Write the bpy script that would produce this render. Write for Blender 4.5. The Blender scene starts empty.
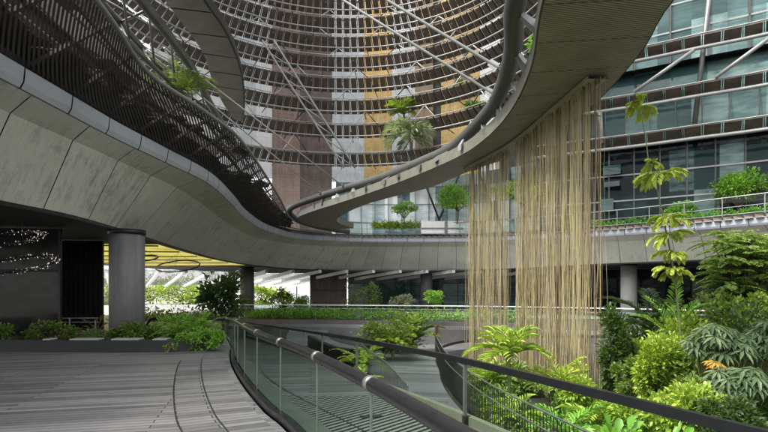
import bpy, math, random
import numpy as np
from mathutils import Vector
random.seed(7)
RNG = np.random.default_rng(11)
scene = bpy.context.scene
COL = scene.collection
F, H0, EYE = 520.0, 290.0, 1.6          # focal length in photo pixels, horizon row, eye height
R = math.radians

def P(u, v, Y):                          # photo pixel at a depth -> world
    return Vector(((u-384)/F*Y, Y, EYE+(H0-v)/F*Y))
def PZ(u, v, z):                         # photo pixel at a height -> world
    Y = (z-EYE)*F/(H0-v)
    return Vector(((u-384)/F*Y, Y, z))

# ------------------------------------------------------------------ mesh builder
class MB:
    def __init__(s): s.v=[]; s.f=[]; s.m=[]; s.uv=[]; s.starts=[]
    def add(s, verts, faces, mat=0, uvs=None):
        o=len(s.v); s.starts.append((o,len(s.f))); s.v += [tuple(p) for p in verts]
        for i,fc in enumerate(faces):
            s.f.append(tuple(o+k for k in fc)); s.m.append(mat)
            if uvs: s.uv.append([uvs[k] for k in fc])
            else: s.uv.append([(verts[k][0]+verts[k][1]*.3, verts[k][2]) for k in fc])
    def box(s, c, size, rz=0, mat=0, axes=None):
        x,y,z=[q/2 for q in size]
        if axes is None:
            ca,sa=math.cos(rz),math.sin(rz); axes=(Vector((ca,sa,0)),Vector((-sa,ca,0)),Vector((0,0,1)))
        c=Vector(c); vs=[]
        for sx,sy,sz in ((-1,-1,-1),(1,-1,-1),(1,1,-1),(-1,1,-1),(-1,-1,1),(1,-1,1),(1,1,1),(-1,1,1)):
            vs.append(c+axes[0]*x*sx+axes[1]*y*sy+axes[2]*z*sz)
        s.add(vs,[(0,3,2,1),(4,5,6,7),(0,1,5,4),(1,2,6,5),(2,3,7,6),(3,0,4,7)],mat)
    def bar(s, a, b, w, h, mat=0, up=(0,0,1)):
        a=Vector(a); b=Vector(b); d=b-a; L=d.length
        if L<1e-6: return
        d/=L; u=Vector(up); x=d.cross(u)
        if x.length<1e-4: x=d.cross(Vector((1,0,0)))
        x.normalize(); z=x.cross(d)
        s.box((a+b)/2,(w,L,h),axes=(x,d,z),mat=mat)
    def tube(s, pts, r, n=8, mat=0, cap=True):
        pts=[Vector(p) for p in pts]; N=len(pts); vs=[]; uvs=[]; L=0
        prev=None
        for i,p in enumerate(pts):
            t=(pts[min(i+1,N-1)]-pts[max(i-1,0)]).normalized()
            if i: L+=(p-pts[i-1]).length
            if prev is None:
                a=t.cross(Vector((0,0,1)))
                if a.length<1e-3: a=t.cross(Vector((1,0,0)))
            else: a=prev-t*prev.dot(t)
            a.normalize(); prev=a; b=t.cross(a)
            rr=r[i] if isinstance(r,(list,tuple)) else r
            for k in range(n):
                q=2*math.pi*k/n
                vs.append(p+a*math.cos(q)*rr+b*math.sin(q)*rr); uvs.append((L,k/n))
        fs=[]
        for i in range(N-1):
            for k in range(n):
                k2=(k+1)%n; fs.append((i*n+k,(i+1)*n+k,(i+1)*n+k2,i*n+k2))
        if cap:
            fs.append(tuple(range(n))); fs.append(tuple((N-1)*n+k for k in reversed(range(n))))
        s.add(vs,fs,mat,uvs)
    def loft(s, rows, mat=0, flip=False, vscale=None):
        """rows: equal-length polylines, quads between them; uv.x = length along, uv.y = length across"""
        n=len(rows[0]); vs=[]; uvs=[]
        cum=[0]
        for i in range(1,n): cum.append(cum[-1]+(Vector(rows[0][i])-Vector(rows[0][i-1])).length)
        acc=[0.0]*n
        for j,row in enumerate(rows):
            for i,p in enumerate(row):
                if j: acc[i]+=(Vector(p)-Vector(rows[j-1][i])).length
                vs.append(p); uvs.append((cum[i],acc[i]))
        fs=[]
        for j in range(len(rows)-1):
            for i in range(n-1):
                q=(j*n+i,j*n+i+1,(j+1)*n+i+1,(j+1)*n+i)
                fs.append(q[::-1] if flip else q)
        s.add(vs,fs,mat,uvs)
    def build(s, name, mats, parent=None, smooth=False):
        me=bpy.data.meshes.new(name); me.from_pydata(s.v,[],s.f)
        if not isinstance(mats,(list,tuple)): mats=[mats]
        for m in mats: me.materials.append(m)
        uvl=me.uv_layers.new(name='UVMap')
        flat=np.array([c for f in s.uv for p in f for c in p],dtype=np.float32)
        uvl.data.foreach_set('uv',flat)
        me.polygons.foreach_set('material_index',np.array(s.m,dtype=np.int32))
        me.polygons.foreach_set('use_smooth',np.full(len(s.f),bool(smooth)))
        me.update()
        o=bpy.data.objects.new(name,me); COL.objects.link(o)
        if parent is not None:
            o.parent=parent; o.matrix_parent_inverse=parent.matrix_world.inverted() if False else o.matrix_parent_inverse
            o.location=-parent.location if parent.get('_w') else (0,0,0)
        return o

def build_each(mb,name,mats,parent,smooth=False):
    vs=mb.v; cuts=mb.starts+[(len(vs),len(mb.f))]
    for (v0,f0),(v1,f1) in zip(cuts,cuts[1:]):
        q=MB(); q.v=vs[v0:v1]; q.f=[tuple(k-v0 for k in f) for f in mb.f[f0:f1]]; q.m=mb.m[f0:f1]; q.uv=mb.uv[f0:f1]
        q.build(name,mats,parent,smooth)
def tag(o,label=None,cat=None,group=None,kind=None):
    if label: o['label']=label
    if cat: o['category']=cat
    if group: o['group']=group
    if kind: o['kind']=kind
    return o
def thing(name,label,cat,loc=(0,0,0),group=None):
    o=bpy.data.objects.new(name,None); COL.objects.link(o); o.location=loc; o.empty_display_size=.2
    o['_w']=1                            # children are modelled in world space and shifted to the thing's base
    return tag(o,label,cat,group)
def structure(name,mb,m,smooth=False): return tag(mb.build(name,m,None,smooth),kind='structure')

def spline(pts,n=8):
    pts=[Vector(p) for p in pts]; out=[]
    for i in range(len(pts)-1):
        p0=pts[max(i-1,0)]; p1=pts[i]; p2=pts[i+1]; p3=pts[min(i+2,len(pts)-1)]
        if i==0: p0=p1*2-p2
        if i+2>len(pts)-1: p3=p2*2-p1
        for k in range(n):
            t=k/n
            out.append(.5*((2*p1)+(p2-p0)*t+(2*p0-5*p1+4*p2-p3)*t*t+(3*p1-p0-3*p2+p3)*t**3))
    out.append(pts[-1]); return out
def resample(poly,step=None,n=None):
    poly=[Vector(p) for p in poly]; cum=[0]
    for i in range(1,len(poly)): cum.append(cum[-1]+(poly[i]-poly[i-1]).length)
    if n is None: n=max(2,int(cum[-1]/step)+1)
    out=[]; j=0
    for k in range(n):
        d=cum[-1]*k/(n-1)
        while j<len(cum)-2 and cum[j+1]<d: j+=1
        t=(d-cum[j])/max(1e-9,cum[j+1]-cum[j]); out.append(poly[j].lerp(poly[j+1],min(1,t)))
    return out
def outward(poly,d,z=None):
    """offset a plan curve to the left of its direction"""
    out=[]
    for i,p in enumerate(poly):
        t=(poly[min(i+1,len(poly)-1)]-poly[max(i-1,0)]); t.z=0; t.normalize()
        q=Vector((p.x-t.y*d,p.y+t.x*d,p.z if z is None else z)); out.append(q)
    return out
def atz(poly,z): return [Vector((p.x,p.y,z)) for p in poly]
def up(poly,dz): return [Vector((p.x,p.y,p.z+dz)) for p in poly]

# ------------------------------------------------------------------ materials
class NT:
    def __init__(s,name):
        s.m=bpy.data.materials.new(name); s.m.use_nodes=True; s.t=s.m.node_tree; s.t.nodes.clear()
        s.out=s.n('ShaderNodeOutputMaterial')
    def n(s,ty,**kw):
        nd=s.t.nodes.new(ty)
        for k,v in kw.items():
            if k in nd.inputs: nd.inputs[k].default_value=v
            else: setattr(nd,k,v)
        return nd
    def l(s,a,b): s.t.links.new(a,b)
    def ramp(s,fac,stops,interp='LINEAR'):
        r=s.n('ShaderNodeValToRGB'); r.color_ramp.interpolation=interp
        e=r.color_ramp.elements
        while len(e)<len(stops): e.new(.5)
        for el,(p,c) in zip(e,stops): el.position=p; el.color=(*c,1)
        s.l(fac,r.inputs['Fac']); return r.outputs['Color']
    def mix(s,fac,a,b,blend='MIX'):
        m=s.n('ShaderNodeMix',data_type='RGBA',blend_type=blend)
        for sock,val in ((m.inputs[0],fac),(m.inputs[6],a),(m.inputs[7],b)):
            if hasattr(val,'links') or hasattr(val,'is_linked'): s.l(val,sock)
            else: sock.default_value=val if isinstance(val,(int,float)) else (*val,1)
        return m.outputs[2]
    def noise(s,vec,scale,detail=4,rough=.55,out='Fac',**kw):
        nd=s.n('ShaderNodeTexNoise',Scale=scale,Detail=detail,Roughness=rough,**kw)
        if vec is not None: s.l(vec,nd.inputs['Vector'])
        return nd.outputs[out]
    def mapping(s,vec,scale=(1,1,1),rot=(0,0,0),loc=(0,0,0)):
        nd=s.n('ShaderNodeMapping'); nd.inputs['Scale'].default_value=scale; nd.inputs['Rotation'].default_value=rot; nd.inputs['Location'].default_value=loc
        s.l(vec,nd.inputs['Vector']); return nd.outputs[0]
    def math(s,op,a,b=0):
        nd=s.n('ShaderNodeMath',operation=op)
        for i,q in enumerate((a,b)):
            if isinstance(q,(int,float)): nd.inputs[i].default_value=q
            else: s.l(q,nd.inputs[i])
        return nd.outputs[0]
    def bump(s,h,strength=.3,dist=.02):
        b=s.n('ShaderNodeBump',Strength=strength,Distance=dist); s.l(h,b.inputs['Height']); return b.outputs[0]
    def bsdf(s,color,rough=.6,metal=0.0,normal=None,**kw):
        b=s.n('ShaderNodeBsdfPrincipled')
        for k,val in (('Base Color',color),('Roughness',rough),('Metallic',metal)):
            if hasattr(val,'is_linked'): s.l(val,b.inputs[k])
            else: b.inputs[k].default_value=(*val,1) if isinstance(val,(tuple,list)) else val
        for k,v in kw.items(): b.inputs[k].default_value=v
        if normal is not None: s.l(normal,b.inputs['Normal'])
        return b.outputs[0]
    def done(s,sh): s.l(sh,s.out.inputs['Surface']); return s.m
    @property
    def obj(s): return s.n('ShaderNodeTexCoord').outputs['Object']
    @property
    def pos(s): return s.n('ShaderNodeNewGeometry').outputs['Position']
    @property
    def uv(s): return s.n('ShaderNodeUVMap').outputs[0]

def plain(name,c,rough=.5,metal=0.0,var=.25,scale=3.0,bump=.0):
    t=NT(name); f=t.noise(t.pos,scale,6); f2=t.noise(t.pos,scale*9,3)
    mixf=t.math('ADD',t.math('MULTIPLY',f,.7),t.math('MULTIPLY',f2,.3))
    lo=tuple(q*(1-var) for q in c); hi=tuple(min(1,q*(1+var)) for q in c)
    col=t.ramp(mixf,[(.3,lo),(.7,hi)])
    rr=t.math('ADD',t.math('MULTIPLY',f2,.25),rough-.12)
    nm=t.bump(f2,bump,.01) if bump else None
    return t.done(t.bsdf(col,rr,metal,nm))
M={}
M['dark_metal']=plain('dark_metal',(.022,.024,.025),.38,.3)
M['black_metal']=plain('black_metal',(.013,.014,.016),.3,.2,.1,.8)
M['grey_metal']=plain('grey_metal',(.16,.165,.16),.4,.5)
M['tube_grey']=plain('tube_grey',(.062,.067,.06),.5,.15,.25,1.2)
M['pale_metal']=plain('pale_metal',(.42,.43,.42),.45,.2,.15)
M['ring_brown']=plain('ring_brown',(.1,.078,.064),.55,0,.5,1.3)
M['rail_grey']=plain('rail_grey',(.26,.265,.26),.45,.2,.15)
M['white_metal']=plain('white_metal',(.72,.72,.71),.4,0,.1)
M['gutter']=plain('gutter_blue_grey',(.44,.47,.54),.45,.1,.14,.8)
M['rim']=plain('rim_grey',(.2,.21,.2),.4,.3)
M['olive_steel']=plain('olive_steel',(.16,.16,.125),.45,.2,.2,2)
M['soil']=plain('soil',(.035,.03,.02),.95,0,.4,2,.3)
M['brown_louvre']=plain('brown_louvre',(.15,.115,.095),.55,0,.45,1.7)
M['slat_dark']=plain('slat_dark',(.085,.07,.063),.5,.1,.4,1.5)
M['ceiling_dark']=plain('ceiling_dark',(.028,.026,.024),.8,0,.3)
M['wall_dark']=plain('wall_dark',(.03,.031,.03),.35,0,.35,.6)
M['concrete_grey']=plain('column_concrete',(.34,.345,.34),.6,0,.14,1.1,.1)
M['concrete_dark']=plain('column_concrete_dark',(.085,.088,.09),.55,0,.2,1.1,.1)
M['planter_stone']=plain('planter_stone',(.022,.023,.023),.6,0,.3,3,.1)
M['seat_stone']=plain('seat_stone',(.4,.41,.41),.5,0,.15)
M['storey']=plain('storey_soffit',(.24,.22,.2),.8,0,.5,.9)
M['retaining']=plain('retaining_wall',(.1,.088,.09),.7,0,.3,.8,.15)
M['rust_bar']=plain('rust_bar',(.085,.05,.04),.6,.1,.3)
M['bark']=plain('bark',(.1,.075,.05),.85,0,.4,9,.5)
M['stem_green']=plain('stem_green',(.12,.14,.05),.6,0,.3,5)
M['plaza']=plain('plaza_stone',(.36,.36,.35),.7,0,.15,.5)
M['brownwall']=plain('brownwall',(.14,.105,.09),.6,0,.3,.5)

def mat_col():
    t=NT('column_render'); a=t.noise(t.mapping(t.pos,(2.5,2.5,.25)),1.6,7,.65); b=t.noise(t.pos,9,5,.7); z=t.noise(t.mapping(t.pos,(.1,.1,1)),.8,2)
    col=t.ramp(t.math('ADD',t.math('MULTIPLY',a,.6),t.math('ADD',t.math('MULTIPLY',b,.2),t.math('MULTIPLY',z,.2))),[(.35,(.13,.132,.13)),(.65,(.25,.255,.25))])
    return t.done(t.bsdf(col,.6,0,t.bump(b,.12,.01)))
M['concrete_col']=mat_col()
def mat_concrete(name,lo,hi,stain):
    t=NT(name); uv=t.uv
    sn=t.n('ShaderNodeVectorMath',operation='SNAP'); t.l(uv,sn.inputs[0]); sn.inputs[1].default_value=(1.9,99,1)
    wn=t.n('ShaderNodeTexWhiteNoise',noise_dimensions='2D'); t.l(sn.outputs[0],wn.inputs['Vector'])
    big=t.noise(t.mapping(uv,(.35,.5,1)),1.2,6,.6)
    mask=t.ramp(t.noise(t.mapping(uv,(.16,.7,1),(0,0,0),(4,2,0)),1.5,5,.6),[(.42,(0,0,0)),(.62,(1,1,1))])
    st=t.noise(t.mapping(uv,(2.4,.9,1)),1.7,9,.72)
    st2=t.noise(t.mapping(uv,(11,.55,1)),1.4,5,.7)
    fine=t.noise(t.pos,14,5,.7)
    col=t.ramp(t.math('ADD',t.math('MULTIPLY',big,.75),t.math('MULTIPLY',wn.outputs['Value'],.25)),[(.25,lo),(.75,hi)])
    s1=t.ramp(st,[(.48,(1,1,1)),(.6,(.36,.37,.33))]); col=t.mix(t.math('MULTIPLY',mask,stain),col,t.mix(1.0,col,s1,'MULTIPLY'))
    s2=t.ramp(st2,[(.5,(1,1,1)),(.72,(.68,.69,.64))]); col=t.mix(stain*.8,col,t.mix(1.0,col,s2,'MULTIPLY'))
    col=t.mix(.28,col,t.ramp(fine,[(.3,(.1,.1,.09)),(.7,(.4,.4,.37))]),'OVERLAY')
    return t.done(t.bsdf(col,.75,0,t.bump(fine,.12,.01)))
M['concrete_pale']=mat_concrete('pale_concrete',(.43,.44,.39),(.56,.57,.52),.35)
M['concrete']=mat_concrete('stained_concrete',(.52,.52,.475),(.65,.65,.6),.6)

def mat_planks(name,angle,width,c_lo,c_hi,use_uv=False,length=3.2,rough=.5,gap=.006):
    t=NT(name); vec=t.uv if use_uv else t.pos
    mp=t.mapping(vec,(1,1,1),(0,0,angle))
    br=t.n('ShaderNodeTexBrick'); br.inputs['Scale'].default_value=1; br.inputs['Brick Width'].default_value=length
    br.inputs['Row Height'].default_value=width; br.inputs['Mortar Size'].default_value=gap; br.inputs['Mortar Smooth'].default_value=.2
    br.inputs['Color1'].default_value=(0,0,0,1); br.inputs['Color2'].default_value=(1,1,1,1); br.inputs['Mortar'].default_value=(.5,.5,.5,1)
    br.offset=.37; t.l(mp,br.inputs['Vector'])
    grain=t.noise(t.mapping(mp,(.55,14,1)),2.2,7,.65)
    wear=t.noise(t.mapping(mp,(.2,3.6,1)),1.3,7,.7); spot=t.noise(vec,5.5,6,.7)
    blot=t.noise(vec,.35,4)
    g=t.math('ADD',t.math('MULTIPLY',br.outputs['Color'],.26),t.math('MULTIPLY',grain,.3))
    g=t.math('ADD',g,t.math('MULTIPLY',wear,.33)); g=t.math('ADD',g,t.math('MULTIPLY',blot,.2)); g=t.math('ADD',g,t.math('MULTIPLY',spot,.12))
    mid=tuple((a+b)/2 for a,b in zip(c_lo,c_hi))
    col=t.ramp(g,[(.38,c_lo),(.6,mid),(.84,c_hi)])
    col=t.mix(br.outputs['Fac'],col,(.02,.021,.022))
    h=t.math('SUBTRACT',grain,t.math('MULTIPLY',br.outputs['Fac'],2.5))
    rr=t.math('ADD',t.math('MULTIPLY',wear,.35),rough-.15)
    return t.done(t.bsdf(col,rr,0,t.bump(h,.35,.012)))
M['deck']=mat_planks('deck_planks',R(-14),.13,(.075,.074,.074),(.31,.305,.302),gap=.008)
M['deck_border']=mat_planks('border_planks',R(90),.14,(.085,.084,.083),(.28,.276,.273),True,1.1,gap=.008)
M['ramp']=mat_planks('ramp_planks',R(-8),.2,(.022,.024,.024),(.14,.144,.146),gap=.014)
M['path']=mat_planks('path_planks',R(12),.3,(.06,.064,.068),(.19,.198,.205))
def mat_ribbed():
    t=NT('ribbed_grate'); mp=t.mapping(t.pos,(1,1,1),(0,0,R(38)))
    w=t.n('ShaderNodeTexWave',wave_type='BANDS',bands_direction='X'); w.inputs['Scale'].default_value=2.5; w.inputs['Distortion'].default_value=.1
    t.l(mp,w.inputs['Vector'])
    n=t.noise(t.pos,4,5)
    col=t.ramp(w.outputs['Fac'],[(.4,(.006,.006,.006)),(.6,(.2,.205,.2))])
    col=t.mix(.5,col,t.ramp(n,[(.3,(.3,.3,.3)),(.7,(.7,.7,.68))]),'MULTIPLY')
    return t.done(t.bsdf(col,.45,.1,t.bump(w.outputs['Fac'],.6,.02)))
M['ribbed']=mat_ribbed()
def mat_soffit(name,c,scale,ang=0):
    t=NT(name); uv=t.uv
    mp=t.mapping(uv,(1,1,1),(0,0,ang))
    w=t.n('ShaderNodeTexWave',wave_type='BANDS',bands_direction='X'); w.inputs['Scale'].default_value=scale
    t.l(mp,w.inputs['Vector'])
    n=t.noise(t.mapping(uv,(1,1,1)),1.3,6,.6); n2=t.noise(t.pos,22,3)
    a=tuple(q*.35 for q in c)
    col=t.ramp(w.outputs['Fac'],[(.3,a),(.55,c)])
    col=t.mix(.6,col,t.ramp(n,[(.3,(.42,.42,.4)),(.7,(1,1,.96))]),'MULTIPLY')
    return t.done(t.bsdf(col,.5,.15,t.bump(w.outputs['Fac'],.4,.02)))
M['soffit']=mat_soffit('ribbed_soffit',(.42,.38,.325),4.2,R(20))
M['track']=plain('track_beige',(.36,.33,.24),.6,0,.25,1.2)

def mat_facade(name,dark,mid,light,cw,ch,lightness=.7,rough=.06,spec=.6):
    t=NT(name); uv=t.uv
    sn=t.n('ShaderNodeVectorMath',operation='SNAP'); t.l(uv,sn.inputs[0]); sn.inputs[1].default_value=(cw,ch,1)
    wn=t.n('ShaderNodeTexWhiteNoise',noise_dimensions='2D'); t.l(sn.outputs[0],wn.inputs['Vector'])
    wob=t.noise(t.mapping(uv,(.5,1.7,1)),1.4,6,.65)
    wob2=t.noise(t.mapping(uv,(.9,5,1)),1.2,3,.6)
    f=t.math('ADD',t.math('MULTIPLY',wn.outputs['Value'],.55),t.math('MULTIPLY',wob,.45)); f=t.math('ADD',f,t.math('MULTIPLY',wob2,.12))
    col=t.ramp(f,[(.3,dark),(lightness-.12,mid),(lightness+.1,light)])
    nz=t.noise(uv,.8,2)
    return t.done(t.bsdf(col,rough,0,t.bump(nz,.12,.15),**{'Specular IOR Level':spec}))
M['facade_dark']=mat_facade('facade_glass_dark',(.004,.009,.01),(.014,.032,.034),(.16,.23,.23),1.6,3.1,.8,.05,.1)
M['facade_mid']=mat_facade('facade_glass_mid',(.012,.028,.029),(.035,.075,.075),(.15,.23,.22),2.4,3.0,.76,.05,.14)
M['facade_teal']=mat_facade('facade_glass_teal',(.03,.066,.067),(.08,.15,.15),(.26,.37,.36),2.2,2.8,.7,.05,.3)
M['facade_blue']=mat_facade('facade_glass_blue',(.08,.14,.17),(.26,.38,.43),(.75,.83,.87),1.3,1.9,.6)
M['facade_lobby']=mat_facade('facade_glass_lobby',(.008,.009,.008),(.02,.021,.019),(.045,.05,.04),2.5,3.5,.8,.15)
def mat_panel(name,c,c2,sc=(2.4,.5)):
    t=NT(name); uv=t.uv
    a=t.noise(t.mapping(uv,(sc[0],sc[1],1)),1.1,7,.7); b=t.noise(t.mapping(uv,(.8,3,1)),1.5,5,.6)
    br=t.n('ShaderNodeTexBrick'); br.inputs['Scale'].default_value=1; br.inputs['Brick Width'].default_value=.9; br.inputs['Row Height'].default_value=1.9; br.inputs['Mortar Size'].default_value=.02
    t.l(uv,br.inputs['Vector'])
    col=t.ramp(t.math('ADD',t.math('MULTIPLY',a,.6),t.math('MULTIPLY',b,.4)),[(.35,c),(.62,c2)])
    col=t.mix(t.math('MULTIPLY',br.outputs['Fac'],.25),col,(.05,.05,.05))
    return t.done(t.bsdf(col,.5))
M['p_white']=mat_panel('cladding_white',(.74,.77,.8),(.92,.92,.92))
M['p_pale']=mat_panel('cladding_pale_blue',(.5,.56,.6),(.78,.81,.84))
M['p_mauve']=mat_panel('cladding_mauve',(.2,.15,.14),(.34,.27,.25))
M['p_brown']=mat_panel('cladding_dark_brown',(.06,.042,.038),(.15,.11,.1))
M['p_gold']=mat_panel('cladding_gold',(.5,.31,.09),(.82,.6,.27))
M['p_tan']=mat_panel('cladding_tan',(.26,.18,.11),(.42,.31,.21))
M['p_dark']=mat_panel('cladding_black',(.02,.02,.022),(.06,.058,.055))
M['p_pink']=mat_panel('cladding_timber',(.2,.135,.11),(.36,.26,.215),(3.5,.25))

def mat_glass(name,tint,refl=.10,rough=.02):
    t=NT(name); tr=t.n('ShaderNodeBsdfTransparent'); tr.inputs[0].default_value=(*tint,1)
    gl=t.n('ShaderNodeBsdfGlossy',Roughness=rough); gl.inputs[0].default_value=(1,1,1,1)
    lw=t.n('ShaderNodeLayerWeight',Blend=.25)
    f=t.math('ADD',t.math('MULTIPLY',t.math('POWER',lw.outputs['Facing'],3.0),.07),refl*.15)
    mx=t.n('ShaderNodeMixShader'); t.l(f,mx.inputs[0]); t.l(tr.outputs[0],mx.inputs[1]); t.l(gl.outputs[0],mx.inputs[2])
    return t.done(mx.outputs[0])
M['glass']=mat_glass('balustrade_glass',(.82,.92,.87),.08)
M['glass_green']=mat_glass('balustrade_glass_green',(.74,.89,.81),.08)
M['glass_teal']=mat_glass('balustrade_glass_teal',(.6,.82,.7),.08)
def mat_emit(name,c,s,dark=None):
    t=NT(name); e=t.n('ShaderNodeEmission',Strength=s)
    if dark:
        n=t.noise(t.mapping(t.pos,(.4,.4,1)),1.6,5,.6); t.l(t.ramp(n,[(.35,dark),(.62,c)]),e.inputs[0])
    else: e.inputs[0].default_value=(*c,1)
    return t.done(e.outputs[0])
M['yellow_ceiling']=mat_emit('glowing_gold_ceiling',(.9,.8,.22),.95,(.55,.46,.1))  # ceiling glows by itself in place of light falling on it
M['bead']=mat_emit('lit_crystal',(1,.82,.72),1.0)

def mat_leaf(name,stops,trans=.3,rough=.42,spec=.5):
    t=NT(name); g=t.n('ShaderNodeNewGeometry')
    n=t.noise(t.pos,1.7,3)
    n2=t.noise(t.pos,6.0,3)
    f=t.math('ADD',t.math('MULTIPLY',g.outputs['Random Per Island'],.5),t.math('ADD',t.math('MULTIPLY',n,.32),t.math('MULTIPLY',n2,.28)))  # noise also darkens patches of the colour as painted leaf shading
    k=len(stops); col=t.ramp(f,[(i/(k-1)*.86+.07,c) for i,c in enumerate(stops)])
    b=t.bsdf(col,rough,0,None,**{'Specular IOR Level':spec})
    tl=t.n('ShaderNodeBsdfTranslucent'); t.l(t.mix(.5,col,(.25,.4,.03)),tl.inputs[0])
    mx=t.n('ShaderNodeMixShader'); mx.inputs[0].default_value=trans; t.l(b,mx.inputs[1]); t.l(tl.outputs[0],mx.inputs[2])
    return t.done(mx.outputs[0])
L={}
L['mid']=mat_leaf('leaf_mid',[(0.045,0.081,0.018),(0.112,0.194,0.038),(0.246,0.324,0.060)])
L['dark']=mat_leaf('leaf_dark',[(0.017,0.035,0.013),(0.034,0.075,0.022),(0.069,0.125,0.037)])
L['bright']=mat_leaf('leaf_bright',[(0.112,0.194,0.030),(0.267,0.405,0.053),(0.579,0.648,0.090)])
L['vivid']=mat_leaf('leaf_vivid',[(0.089,0.211,0.030),(0.178,0.389,0.053),(0.333,0.583,0.075)])
L['yellow']=mat_leaf('leaf_yellow',[(.1,.18,.02),(.26,.38,.04),(.48,.58,.08)])
L['lime']=mat_leaf('leaf_lime',[(.27,.38,.05),(.46,.55,.08),(.62,.68,.16)])
L['schef']=mat_leaf('leaf_schefflera',[(0.017,0.037,0.015),(0.041,0.081,0.033),(0.076,0.125,0.056),(0.151,0.200,0.094)],.15,.45,.3)
L['olive']=mat_leaf('leaf_olive',[(.06,.115,.02),(.15,.245,.045),(.29,.4,.09)])
L['pandan']=mat_leaf('leaf_pandanus',[(.14,.17,.1),(.26,.3,.19),(.45,.48,.36)],.4)
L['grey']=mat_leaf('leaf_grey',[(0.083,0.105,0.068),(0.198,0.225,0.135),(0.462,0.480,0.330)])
L['palmdark']=mat_leaf('leaf_palm_dark',[(0.021,0.044,0.022),(0.048,0.081,0.044),(0.110,0.150,0.088)],.15)
L['orange']=mat_leaf('leaf_orange',[(.3,.22,.03),(.42,.22,.03),(.5,.3,.05)])
L['rust']=mat_leaf('leaf_rust',[(0.193,0.075,0.037),(0.468,0.213,0.125)])

# ------------------------------------------------------------------ foliage
class Leaves:
    def __init__(s): s.B=[];s.D=[];s.S=[];s.L=[];s.W=[]
    def add(s,B,D,L_,W,S=None):
        B=np.asarray(B,float).reshape(-1,3); D=np.asarray(D,float).reshape(-1,3); n=len(B)
        D=D/np.maximum(1e-6,np.linalg.norm(D,axis=1,keepdims=True))
        if S is None:
            S=np.cross(D,np.array([0,0,1.])+RNG.normal(0,.35,(n,3)))
        S=np.asarray(S,float).reshape(-1,3); S=S/np.maximum(1e-6,np.linalg.norm(S,axis=1,keepdims=True))
        s.B.append(B); s.D.append(D); s.S.append(S); s.L.append(np.broadcast_to(L_,(n,)).astype(float)); s.W.append(np.broadcast_to(W,(n,)).astype(float))
    def build(s,name,m,parent,droop=.18):
        B=np.concatenate(s.B);D=np.concatenate(s.D);S=np.concatenate(s.S);Ln=np.concatenate(s.L)[:,None];W=np.concatenate(s.W)[:,None]
        n=len(B); Nn=np.cross(S,D); Nn*=np.where(Nn[:,2:3]<0,-1,1)
        mid=B+D*Ln*.45; z=np.array([0,0,1.])
        v=np.empty((n,6,3)); off=np.array(parent.location)
        v[:,0]=B; v[:,1]=mid+S*W*.5+Nn*W*.14; v[:,2]=B+D*Ln*.8+S*W*.3+Nn*W*.1-z*Ln*droop*.5
        v[:,3]=B+D*Ln-z*Ln*droop; v[:,4]=B+D*Ln*.8-S*W*.3+Nn*W*.1-z*Ln*droop*.5; v[:,5]=mid-S*W*.5+Nn*W*.14
        v=(v-off).reshape(-1,3)
        # fold along the midrib: base-(1,2)-tip and tip-(4,5)-base
        fi=np.array([[0,1,2,3],[0,3,4,5]]); idx=(np.arange(n)[:,None,None]*6+fi[None]).reshape(-1)
        me=bpy.data.meshes.new(name); me.vertices.add(n*6); me.vertices.foreach_set('co',v.reshape(-1))
        me.loops.add(n*8); me.loops.foreach_set('vertex_index',idx.astype(np.int32))
        me.polygons.add(n*2); me.polygons.foreach_set('loop_start',np.arange(n*2,dtype=np.int32)*4); me.polygons.foreach_set('loop_total',np.full(n*2,4,dtype=np.int32))
        me.update(calc_edges=True); me.materials.append(m)
        o=bpy.data.objects.new(name,me); COL.objects.link(o); o.parent=parent; return o
def rv(n): 
    q=RNG.normal(size=(n,3)); return q/np.linalg.norm(q,axis=1,keepdims=True)

def shrub(name,label,cat,c,rad,n,leaf,mat,base=None,group=None,clumps=14,trunk=.03,width=.45,up_=.35,trunkmat='bark',spread=.36,part='foliage',flat=1.0):
    """bush or tree crown: uneven clumps of leaves at the ends of real limbs"""
    c=Vector(c); rad=Vector(rad); base=Vector(base) if base is not None else Vector((c.x,c.y,c.z-rad.z*1.05))
    t=thing(name,label,cat,base,group); lv=Leaves(); mb=MB(); per=max(1,n//clumps)
    cs=[]
    for k in range(clumps):
        q=rv(1)[0]; rr=.45+.55*RNG.random()**.6
        cc=np.array(c)+q*np.array(rad)*rr*.82; cs.append(cc)
        sz=np.array(rad)*spread*(.55+.8*RNG.random())
        pn=int(per*(.5+RNG.random()))
        o=RNG.normal(size=(pn,3)); o/=np.maximum(.6,np.linalg.norm(o,axis=1,keepdims=True)); o*=RNG.random((pn,1))**.4
        pts=cc+o*sz*np.array([1,1,flat])
        d=o*.7+(pts-np.array(c))/np.array(rad)*.5+np.array([0,0,up_])+rv(pn)*.55
        lv.add(pts,d,leaf*RNG.uniform(.6,1.25,pn),leaf*width*RNG.uniform(.8,1.2,pn))
    fork=base.lerp(c,.45) if (c-base).length>rad.z*1.2 else base.lerp(c,.3)
    fork+=Vector((random.uniform(-.1,.1)*rad.x,0,0))
    mb.tube(spline([base,base.lerp(fork,.5)+Vector((trunk*.6,0,0)),fork],4),[trunk*(1-.035*i) for i in range(9)],7)
    for cc in cs:
        e=Vector(cc); m=fork.lerp(e,.5)+Vector((random.uniform(-.08,.08)*rad.x,random.uniform(-.08,.08)*rad.y,.1*rad.z))
        sp=spline([fork,m,e],3); mb.tube(sp,[max(.004,trunk*.55*(1-i/len(sp)*.85)) for i in range(len(sp))],5,cap=False)
    mb.build('trunk' if trunk>.04 else 'stem',M[trunkmat],t,True)
    lv.build(part,mat if not isinstance(mat,str) else L[mat],t); return t

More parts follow.
